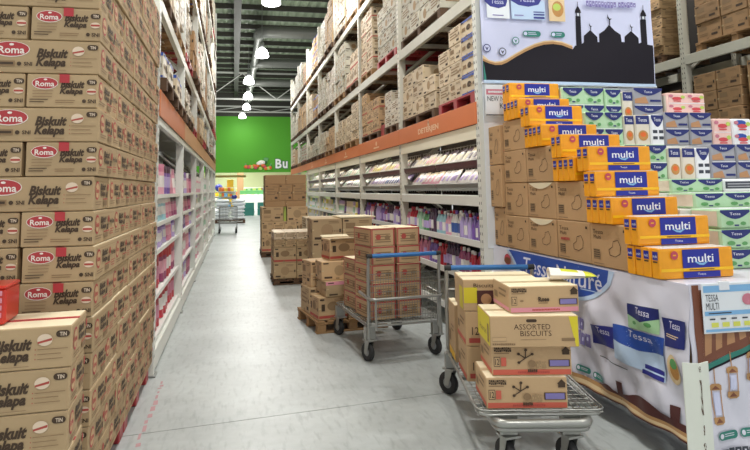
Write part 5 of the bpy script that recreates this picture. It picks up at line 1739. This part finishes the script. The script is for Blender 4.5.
    # (row description, y, depth, base z, [(kind, x0, x1, height)])
    rowsd = [('highest row', 5.06, 0.3, 2.202, [('green', 3.06, 3.51, .34), ('green', 3.515, 3.70, .33), ('navy', 3.705, 3.825, .31), ('grey', 3.83, 4.16, .35)]),
             ('row below the highest', 4.73, 0.26, 1.952, [('green', 3.07, 3.46, .31), ('navy', 3.465, 3.575, .28), ('brown', 3.58, 3.735, .285), ('white', 3.74, 3.885, .29), ('grey', 3.89, 4.15, .315), ('grey', 4.155, 4.40, .315), ('pink', 4.405, 4.615, .26), ('pinkblue', 4.62, 4.84, .26)]),
             ('middle row', 4.30, 0.3, 1.632, [('green', 3.13, 3.54, .30), ('brown', 3.545, 3.67, .275), ('brown', 3.675, 3.81, .275), ('white', 3.815, 3.955, .275), ('grey', 3.96, 4.215, .305), ('grey', 4.22, 4.45, .305), ('grey', 4.455, 4.69, .305)]),
             ('fourth row from top', 4.03, 0.24, 1.532, [('green', 3.33, 3.81, .11), ('dark', 3.815, 4.25, .105)]),
             ('fifth row from top', 3.70, 0.28, 1.422, [('green', 3.245, 3.75, .115), ('green', 3.76, 4.25, .115)])]
    for rn, y, dp, z, items in rowsd:
        cnt = {}
        tot = {k: sum(1 for i in items if i[0] == k) for k in nm}
        for kind, x0, x1, h in items:
            cnt[kind] = cnt.get(kind, 0) + 1
            which = '' if tot[kind] == 1 else ', %s from left' % ORD[cnt[kind]]
            pack(kind, '%s tissue pack in the %s of display%s' % (nm[kind], rn, which), x0, x1, y, z, z + h, dp)
    for k in range(3):
        pack('green', 'green and navy tissue pack, %s up in the nearest stack beside orange bundles' % ORD[k + 1], 3.16 + 0.0 * k, 3.66, 3.40, TZ + k * 0.132, TZ + (k + 1) * 0.132, 0.26)
        pack('green', 'green and navy tissue pack, %s up in the stack beyond right picture edge' % ORD[k + 1], 3.68, 4.18, 3.40, TZ + k * 0.132, TZ + (k + 1) * 0.132, 0.26)
    pack('pink', 'pink floral tissue pack lying on the row below the highest, upper right', 4.175, 4.61, 5.02, 2.292, 2.50, 0.2)
    mb = MB(); mb.box(4.17, 4.62, 5.0, 5.3, 2.204, 2.29, 'shelf_white', ch=0.003)
    O('shelf_block', mb.build('block'), None, (0, 0, 0), label='white block under the pink floral pack on top', cat='block')
display()

# ------------------------------------------------------------------ skirts, banner, signs
def wave(u, v):
    return 0.011 * math.sin(u * 8 + v * 9) + 0.012 * math.sin(u * 15 - v * 11 + 1) + 0.007 * math.sin(v * 19 + u * 11) + 0.004 * math.sin(u * 31 + v * 23)

def cloth(fn, u0, u1, v0, v1, mat, nu, nv, th=0.004):
    mb = MB(); vs = []
    for l in (0, -th / 0.0004):
        for j in range(nv + 1):
            for i in range(nu + 1):
                vs.append(fn(u0 + (u1 - u0) * i / nu, v0 + (v1 - v0) * j / nv, l))
    N = (nu + 1) * (nv + 1); fs = []
    for j in range(nv):
        for i in range(nu):
            a = j * (nu + 1) + i
            fs.append((a, a + 1, a + nu + 2, a + nu + 1)); fs.append((a + N, a + nu + 1 + N, a + nu + 2 + N, a + 1 + N))
    mb.add(vs, fs, mat, True)
    return mb.build('cloth')

def star_badge(d, u, v, r, mat):
    d.oval(u, v, r, r, mat, 16); d.oval(u, v, r * 0.78, r * 0.78, 'vinyl_lilac', 16); d.poly([(u - r * .5, v + r * .4), (u, v - r * .6), (u + r * .5, v + r * .4), (u, v + r * .05)], mat)

def skirts():
    # aisle side skirt; u grows towards the viewer: u = 5.6 - y
    t = thing('banner_skirt', 'white printed vinyl skirt with blue logo along the aisle side of display', 'banner', (0, 0, 0))
    def fn(u, v, l):
        f = min(1, max(0, (1.0 - v) / 0.25)) * min(1.0, max(0.0, u / 0.1))
        return (2.497 - f * (0.012 + wave(u, v)) - 0.0004 * l - 0.05 * max(0, 0.35 - v), 5.6 - u, v)
    u1 = 2.66
    O('skirt_sheet', cloth(fn, 0.0, u1, 0.17, 1.03, 'vinyl_white', 170, 60), t)
    d = Decal(); R = lambda y: 5.6 - y
    # blue logo shape
    d.poly([(R(5.2), 1.02), (R(3.60), 1.02)] + [(R(3.60 + 0.036 * k), 0.97 - 0.205 * math.sin(PI / 2 * k / 12) ** 0.8) for k in range(1, 13)] + [(R(4.5), 0.77), (R(5.0), 0.85)], 'print_lightblue')
    d.poly([(R(5.15), 1.022), (R(3.66), 1.022)] + [(R(3.64 + 0.036 * k), 0.98 - 0.195 * math.sin(PI / 2 * k / 12) ** 0.8) for k in range(1, 13)] + [(R(4.5), 0.79), (R(4.95), 0.87)], 'print_blue')
    d.text('Tessa Natur\u00e9', R(4.86), 0.86, R(3.74), 0.985, 'vinyl_white', bold=0.005)
    d.lines(R(3.98), R(3.80), 0.855, 0.01, 1, 'print_lightblue', 0.006)
    # outlined purple slogan blocks, partly behind the trolley
    d.glyphs(R(4.45), 0.555, R(3.99), 0.64, 6, 'print_purple', 'vinyl_lilac', seed=7); d.glyphs(R(4.45), 0.455, R(3.88), 0.545, 8, 'print_purple', 'vinyl_lilac', seed=8)
    # packs drawn on the banner
    def bag(pts, top, body, name=None):
        d.poly(pts, body)
        a, b, c, e = pts
        m1 = (b[0] + (c[0] - b[0]) * 0.4, b[1] + (c[1] - b[1]) * 0.4); m2 = (a[0] + (e[0] - a[0]) * 0.45, a[1] + (e[1] - a[1]) * 0.45)
        mid = ((m1[0] + m2[0]) / 2, min(m1[1], m2[1]) - 0.02)
        d.poly([a, b, m1, mid, m2], top)
        if name:
            u0, u1_ = a[0] + (b[0] - a[0]) * 0.3, a[0] + (b[0] - a[0]) * 0.75
            v = (a[1] + b[1]) / 2 - 0.055
            d.text(name, u0, v, u1_, v + 0.04, 'vinyl_white')
    bag([(R(3.48), 0.84), (R(3.17), 0.86), (R(3.18), 0.71), (R(3.49), 0.69)], 'print_navy', 'print_green', 'Tessa')
    d.oval(R(3.4), 0.735, 0.02, 0.012, 'print_leaf', 8); d.oval(R(3.26), 0.75, 0.03, 0.015, 'print_leaf', 8)
    bag([(R(3.86), 0.63), (R(3.60), 0.66), (R(3.60), 0.52), (R(3.86), 0.50)], 'print_royal', 'print_royal', 'Tessa')
    bag([(R(3.63), 0.68), (R(3.14), 0.70), (R(3.16), 0.44), (R(3.6), 0.47)], 'print_blue', 'print_lightblue', 'Tessa')
    d.rect(R(3.36), 0.44, R(3.17), 0.465, 'print_royal'); d.rect(R(3.34), 0.475, R(3.17), 0.50, 'print_royal')
    bag([(R(3.15), 0.82), (R(2.96), 0.83), (R(2.96), 0.68), (R(3.13), 0.66)], 'print_navy', 'print_navy', 'Tessa')
    d.lines(R(3.12), R(3.0), 0.735, 0.012, 2, 'print_goldlight', 0.005)
    d.oval(R(3.06), 0.545, 0.05, 0.085, 'print_goldlight', 18); d.oval(R(3.05), 0.55, 0.035, 0.06, 'noodle', 14); d.oval(R(3.05), 0.58, 0.03, 0.03, 'print_leaf', 10)
    d.lines(R(3.8), R(3.45), 0.43, 0.015, 1, 'print_ink', 0.006)
    for y, z in ((4.06, 0.285), (3.90, 0.275)):
        d.pill(R(y), z - 0.022, R(y) + 0.14, z + 0.022, 'print_teal'); d.oval(R(y) + 0.022, z, 0.014, 0.014, 'vinyl_white', 10); d.lines(R(y) + 0.045, R(y) + 0.125, z + 0.008, 0.01, 2, 'vinyl_white', 0.004)
    # mosque outline and gold band at the foot
    y = lambda q: R(q)
    base = 0.205
    d.poly([(y(4.3), base), (y(3.80), base), (y(2.96), base), (y(2.96), base + 0.05), (y(3.06), base + 0.05), (y(3.06), 0.335), (y(3.12), 0.335), (y(3.12), base + 0.055)] +
           [(y(3.16 + 0.03 * k), base + 0.05 + 0.045 * math.sin(PI * k / 12)) for k in range(1, 12)] + [(y(3.545), base + 0.05), (y(3.545), 0.325), (y(3.60), 0.325), (y(3.60), base + 0.04)] +
           [(y(3.62 + 0.02 * k), base + 0.035 + 0.03 * math.sin(PI * k / 8)) for k in range(1, 8)] + [(y(3.85), base + 0.03), (y(4.3), base + 0.03)], 'print_maroon')
    d.poly([(y(4.9), 0.172), (y(2.95), 0.172), (y(2.95), 0.218), (y(3.4), 0.225), (y(3.9), 0.24), (y(4.9), 0.25)], 'print_gold')
    d.poly([(y(4.9), 0.19), (y(2.95), 0.184), (y(2.95), 0.2), (y(3.4), 0.205), (y(3.9), 0.215), (y(4.9), 0.222)], 'print_goldlight')
    d.rect(y(4.9), 0.1705, y(2.95), 0.18, 'print_maroon')
    O('banner_print', d.mb(lambda u, v, l: (fn(u, v, 9 + l * 0.6)), sub=0.022).build('print'), t)
    # the small red round logo near the rack end
    d = Decal(); d.oval(R(5.16), 0.93, 0.06, 0.05, 'sign_red', 16); d.oval(R(5.16), 0.92, 0.06, 0.03, 'print_brown', 16)
    O('logo_print', d.mb(lambda u, v, l: fn(u, v, 36 + l * 2), sub=0.045).build('print'), t)

    # front skirt; u grows to the right
    t = thing('banner_skirt', 'printed vinyl skirt with lanterns under the price sign, front of display', 'banner', (0, 0, 0))
    def f2(u, v, l):
        f = min(1, max(0, (1.0 - v) / 0.2))
        return (2.505 + u, 2.965 - f * (0.005 + 0.5 * wave(u * 1.3 + 3, v)) - 0.0004 * l, v)
    O('skirt_sheet', cloth(f2, 0.0, 1.9, 0.05, 1.03, 'vinyl_white', 110, 60), t)
    d = Decal()
    d.rect(0.03, 0.55, 0.075, 1.028, 'print_brown')
    # brown tiled roof awning, slanting up to the right
    d.poly([(0.075, 0.62), (0.6, 0.80), (0.6, 1.0), (0.075, 1.0)], 'print_brown')
    for k in range(7):
        a = 0.085 + k * 0.075
        d.poly([(a, 0.635 + (a - 0.075) * 0.34), (a + 0.045, 0.635 + (a - 0.03) * 0.34), (a + 0.05, 0.99), (a + 0.005, 0.99)], 'print_tan', same=k > 0)
    d.poly([(0.07, 0.585), (0.6, 0.765), (0.6, 0.80), (0.07, 0.62)], 'print_brown'); d.poly([(0.10, 0.555), (0.6, 0.735), (0.6, 0.77), (0.10, 0.592)], 'print_teal')
    d.poly([(0.10, 0.55), (0.6, 0.73), (0.6, 0.742), (0.10, 0.562)], 'print_black')
    def lantern(u, v0, v1):
        w = 0.036
        d.rect(u - 0.003, v1, u + 0.003, v1 + 0.08, 'print_tan')
        d.poly([(u - w, v1 - 0.035), (u + w, v1 - 0.035), (u + w, v1 - 0.01), (u + w * .6, v1), (u - w * .6, v1), (u - w, v1 - 0.01)], 'print_gold'); d.poly([(u - w, v0 + 0.04), (u + w, v0 + 0.04), (u + w, v0 + 0.01), (u + w * .6, v0), (u - w * .6, v0), (u - w, v0 + 0.01)], 'print_gold')
        d.poly([(u - w * .7, v0 + 0.01), (u + w * .7, v0 + 0.01), (u, v0 + 0.035)], 'print_brown'); d.poly([(u - w * .7, v1 - 0.03), (u + w * .7, v1 - 0.03), (u, v1 - 0.01)], 'print_brown')
        for s in (-1, 1): d.rect(u + s * w * .75 - 0.003, v0 + 0.04, u + s * w * .75 + 0.003, v1 - 0.035, 'print_tan')
        d.rect(u - w * .5, v0 + 0.05, u + w * .5, v1 - 0.045, 'vinyl_lilac')
    lantern(0.14, 0.27, 0.485); lantern(0.245, 0.40, 0.575); lantern(0.375, 0.49, 0.65)
    for u in (0.115, 0.275):
        d.pill(u, 0.19, u + 0.14, 0.235, 'print_teal'); d.oval(u + 0.024, 0.212, 0.014, 0.014, 'vinyl_white', 10); d.lines(u + 0.045, u + 0.125, 0.222, 0.011, 2, 'vinyl_white', 0.004)
    d.glyphs(0.14, 0.09, 0.52, 0.145, 9, 'print_ink', 'vinyl_white', seed=9)
    O('banner_print', d.mb(lambda u, v, l: f2(u, v, 8 + l * 0.6), sub=0.025).build('print'), t)

    # price sign clipped to the front edge
    s = thing('price_sign', 'white and blue price sign clipped over the front skirt, right edge', 'sign', (2.575, 2.935, 0.765), -0.02)
    mb = MB(); mb.box(0, 0.44, -0.004, 0.004, 0, 0.275, 'sign_white', ch=0.002); O('card', mb.build('card'), s)
    d = Decal(); d.rect(0.008, 0.225, 0.432, 0.262, 'print_sky'); d.rect(0.008, 0.098, 0.432, 0.122, 'print_sky'); d.rect(0.008, 0.01, 0.432, 0.024, 'print_sky')
    d.text('TESSA', 0.018, 0.176, 0.10, 0.214, 'print_ink'); d.text('MULTI', 0.018, 0.13, 0.10, 0.168, 'print_ink')
    for k in range(4):
        d.rect(0.045 + k * 0.07, 0.035, 0.09 + k * 0.07, 0.06, 'sign_yellow', same=k > 0)
    for k in range(4):
        d.rect(0.035 + k * 0.07, 0.075, 0.07 + k * 0.07, 0.083, 'print_ink', same=k > 0)
    d.oval(0.29, 0.18, 0.038, 0.032, 'print_pink', 14); d.lines(0.03, 0.2, 0.114, 0.01, 1, 'print_ink', 0.006)
    O('sign_lettering', d.mb(lambda u, v, l: (u, -0.005 - 0.0004 * l, v)).build('print'), s)
    mb = MB(); mb.box(0.11, 0.175, -0.012, 0.012, 0.235, 0.285, 'pack_clear', ch=0.003); O('clip', mb.build('clip'), s, label='clear plastic clip')

    # white corner post, bent angle with rust
    s = thing('corner_post', 'white painted angle post with rust marks at the display corner', 'post', (2.44, 2.83, 0))
    mb = MB(); H = 0.645
    p = [(-0.075, 0.035), (0.0, 0.0), (0.075, 0.025)]
    for k in range(2):
        (x0, y0), (x1, y1) = p[k], p[k + 1]
        vs = [(x0, y0, 0), (x1, y1, 0), (x1, y1, H), (x0, y0, H), (x0, y0 + 0.006, 0), (x1, y1 + 0.006, 0), (x1, y1 + 0.006, H), (x0, y0 + 0.006, H)]
        mb.add(vs, [(0, 1, 2, 3), (5, 4, 7, 6), (3, 2, 6, 7), (1, 0, 4, 5), (0, 3, 7, 4), (2, 1, 5, 6)], 'post_paint')
    O('angle_body', mb.build('post'), s)
    d = Decal(); rr = random.Random(8)
    for (z0, z1, w) in ((0.38, 0.56, 0.006), (0.18, 0.24, 0.008), (0.60, 0.63, 0.006), (0.28, 0.33, 0.003)):
        n = 6
        L = [( -0.002 - w * rr.random(), z0 + (z1 - z0) * k / n) for k in range(n + 1)]
        Rr = [(0.002 + w * rr.random(), z0 + (z1 - z0) * k / n) for k in range(n, -1, -1)]
        d.poly(L + Rr, 'rust')
    O('rust_stain', d.mb(lambda u, v, l: (u, -0.0015 + abs(u) * 0.4, v)).build('rust'), s)
    mb = MB(); mb.box(-0.06, 0.06, 0.03, 0.12, 0, 0.01, 'post_paint'); O('foot_plate', mb.build('foot'), s)

    # ---- big mosque banner on the rack end
    t = thing('mosque_banner', 'large lilac banner with black mosque silhouette hung on the rack end', 'banner', (0, 0, 0))
    def f3(u, v, l):
        return (u, 5.445 - 0.006 * math.sin(u * 6 + v * 2) - 0.004 * math.sin(v * 9 - u * 3) - 0.0004 * l, v)
    O('banner_sheet', cloth(f3, 2.43, 4.40, 2.63, 4.55, 'vinyl_lilac', 30, 28), t)
    d = Decal()
    cv = [(2.435, 2.92), (2.50, 2.87), (2.57, 2.855), (2.64, 2.865), (2.70, 2.89), (2.80, 2.95), (2.91, 3.01), (3.02, 3.06), (3.12, 3.09), (3.22, 3.10), (3.32, 3.09), (3.44, 3.05)]
    d.poly([(2.435, 2.66)] + [(u, v - 0.005) for u, v in cv][0:1] + cv + [(3.44, 3.0), (3.44, 2.66)], 'print_goldlight')
    d.poly([(2.435, 2.66), (2.435, 2.885)] + [(u, v - 0.014) for u, v in cv[1:]] + [(3.44, 2.98), (3.44, 2.66)], 'print_gold')
    d.poly([(2.435, 2.66), (2.435, 2.86)] + [(u, v - 0.035) for u, v in cv[1:3]] + [(u, v - 0.04) for u, v in cv[3:-1]] + [(3.44, 3.01), (3.47, 3.05), (3.485, 3.05), (3.49, 3.34), (3.55, 3.34), (3.55, 3.07), (3.575, 3.09), (3.58, 3.16), (3.66, 3.225), (3.74, 3.155), (3.74, 3.10), (3.76, 3.10), (3.765, 3.19),
            (3.83, 3.23), (3.89, 3.295), (3.95, 3.235), (4.02, 3.19), (4.025, 3.11), (4.06, 3.11), (4.065, 3.17), (4.145, 3.235), (4.225, 3.16), (4.225, 3.10), (4.255, 3.11), (4.26, 3.36), (4.33, 3.36), (4.325, 3.09), (4.39, 3.08), (4.39, 2.66)], 'print_black')
    for u in (3.52, 4.295):
        d.rect(u - 0.03, 3.34, u + 0.03, 3.365, 'print_black'); d.rect(u - 0.024, 3.365, u - 0.014, 3.40, 'print_black'); d.rect(u + 0.014, 3.365, u + 0.024, 3.40, 'print_black'); d.rect(u - 0.012, 3.37, u + 0.012, 3.395, 'sign_white')
        d.poly([(u - 0.036, 3.40), (u + 0.036, 3.40), (u + 0.03, 3.43), (u, 3.48), (u - 0.03, 3.43)], 'print_black'); d.rect(u - 0.003, 3.47, u + 0.003, 3.52, 'print_black')
    for u, v, s in ((3.66, 3.22, .7), (3.89, 3.29, 1.0), (4.145, 3.23, .7)):
        d.rect(u - 0.006 * s, v, u + 0.006 * s, v + 0.05 * s, 'print_black')
        d.poly([(u - 0.022 * s, v + 0.115 * s), (u - 0.026 * s, v + 0.075 * s), (u, v + 0.045 * s), (u + 0.03 * s, v + 0.07 * s), (u + 0.002, v + 0.066 * s), (u - 0.014 * s, v + 0.085 * s)], 'print_black')
    d.poly([(2.435, 2.655), (2.46, 2.655), (2.46, 2.70), (2.435, 2.86)], 'print_teal')
    d.rect(2.435, 2.633, 4.395, 2.662, 'print_lightblue')
    for u0, u1 in ((2.88, 3.08), (3.19, 3.35)):
        d.pill(u0, 3.125, u1, 3.185, 'print_teal'); d.oval(u0 + 0.03, 3.155, 0.02, 0.02, 'vinyl_lilac', 10); d.lines(u0 + 0.06, u1 - 0.03, 3.168, 0.016, 2, 'vinyl_lilac', 0.006)
    star_badge(d, 2.475, 2.985, 0.042, 'print_navy'); star_badge(d, 2.645, 2.955, 0.042, 'print_ink'); star_badge(d, 2.795, 3.075, 0.04, 'print_teal')
    # drawn tissue packs and logos at the top
    d.rect(2.49, 3.30, 2.74, 3.50, 'sign_white'); d.poly([(2.47, 3.80), (2.47, 3.47), (2.53, 3.42), (2.62, 3.405), (2.70, 3.43), (2.72, 3.48), (2.72, 3.80)], 'print_royal'); d.text('Tessa', 2.54, 3.45, 2.68, 3.50, 'vinyl_lilac')
    d.rect(2.76, 3.30, 3.13, 3.50, 'print_lightblue'); d.poly([(2.74, 3.80), (2.75, 3.50), (2.84, 3.45), (2.95, 3.435), (3.06, 3.46), (3.10, 3.52), (3.10, 3.80)], 'print_royal'); d.text('Tessa', 2.85, 3.485, 3.02, 3.535, 'vinyl_lilac')
    d.lines(2.55, 2.70, 3.335, 0.02, 1, 'print_purple', 0.01); d.rect(3.0, 3.31, 3.12, 3.33, 'print_royal'); d.rect(3.0, 3.345, 3.12, 3.36, 'print_royal'); d.rect(3.0, 3.375, 3.12, 3.385, 'print_royal'); d.lines(2.79, 2.9, 3.345, 0.02, 1, 'print_purple', 0.01)
    d.rect(3.17, 3.29, 3.35, 3.56, 'print_goldlight'); d.oval(3.27, 3.42, 0.065, 0.085, 'noodle', 16); d.oval(3.26, 3.44, 0.045, 0.04, 'pack_lime', 12)
    d.poly([(3.15, 3.80), (3.16, 3.56), (3.26, 3.53), (3.37, 3.57), (3.37, 3.80)], 'print_navy')
    d.glyphs(3.60, 3.465, 3.96, 3.53, 10, 'print_purple', 'vinyl_lilac', seed=10); d.glyphs(3.98, 3.475, 4.19, 3.535, 6, 'print_purple', 'vinyl_lilac', seed=11)
    O('banner_print', d.mb(lambda u, v, l: f3(u, v, 6 + l * 1.6), sub=0.06).build('print'), t)
    mb = MB(); mb.tube([(2.42, 5.45, 2.635), (4.41, 5.45, 2.635)], 0.012, 'sign_white', 8); O('bottom_batten', mb.build('batten'), t)
    # price board under the banner
    s = thing('price_sign', 'white price board with pink header under the left end of banner', 'sign', (2.43, 5.40, 2.30))
    mb = MB(); mb.box(0, 0.5, -0.004, 0.004, 0, 0.31, 'sign_white', ch=0.002); O('card', mb.build('card'), s)
    d = Decal(); d.rect(0.01, 0.21, 0.49, 0.265, 'print_pink'); d.glyphs(0.03, 0.228, 0.28, 0.248, 12, 'sign_white', seed=12); d.text('NEW NO', 0.02, 0.145, 0.24, 0.195, 'print_ink'); d.text('KIT', 0.15, 0.075, 0.25, 0.125, 'print_ink'); d.rect(0.0, 0.002, 0.5, 0.012, 'print_ink')
    O('sign_lettering', d.mb(lambda u, v, l: (u, -0.005 - 0.0004 * l, v)).build('print'), s)
    # white sheet beside the post behind the far cartons
    mb = MB(); mb.box(2.44, 4.40, 5.482, 5.488, 1.0, 2.62, 'sign_white', ch=0.002)
    O('backing_board', mb.build('board'), None, label='white backing board behind the tissue cartons at the rack end', cat='board')
skirts()
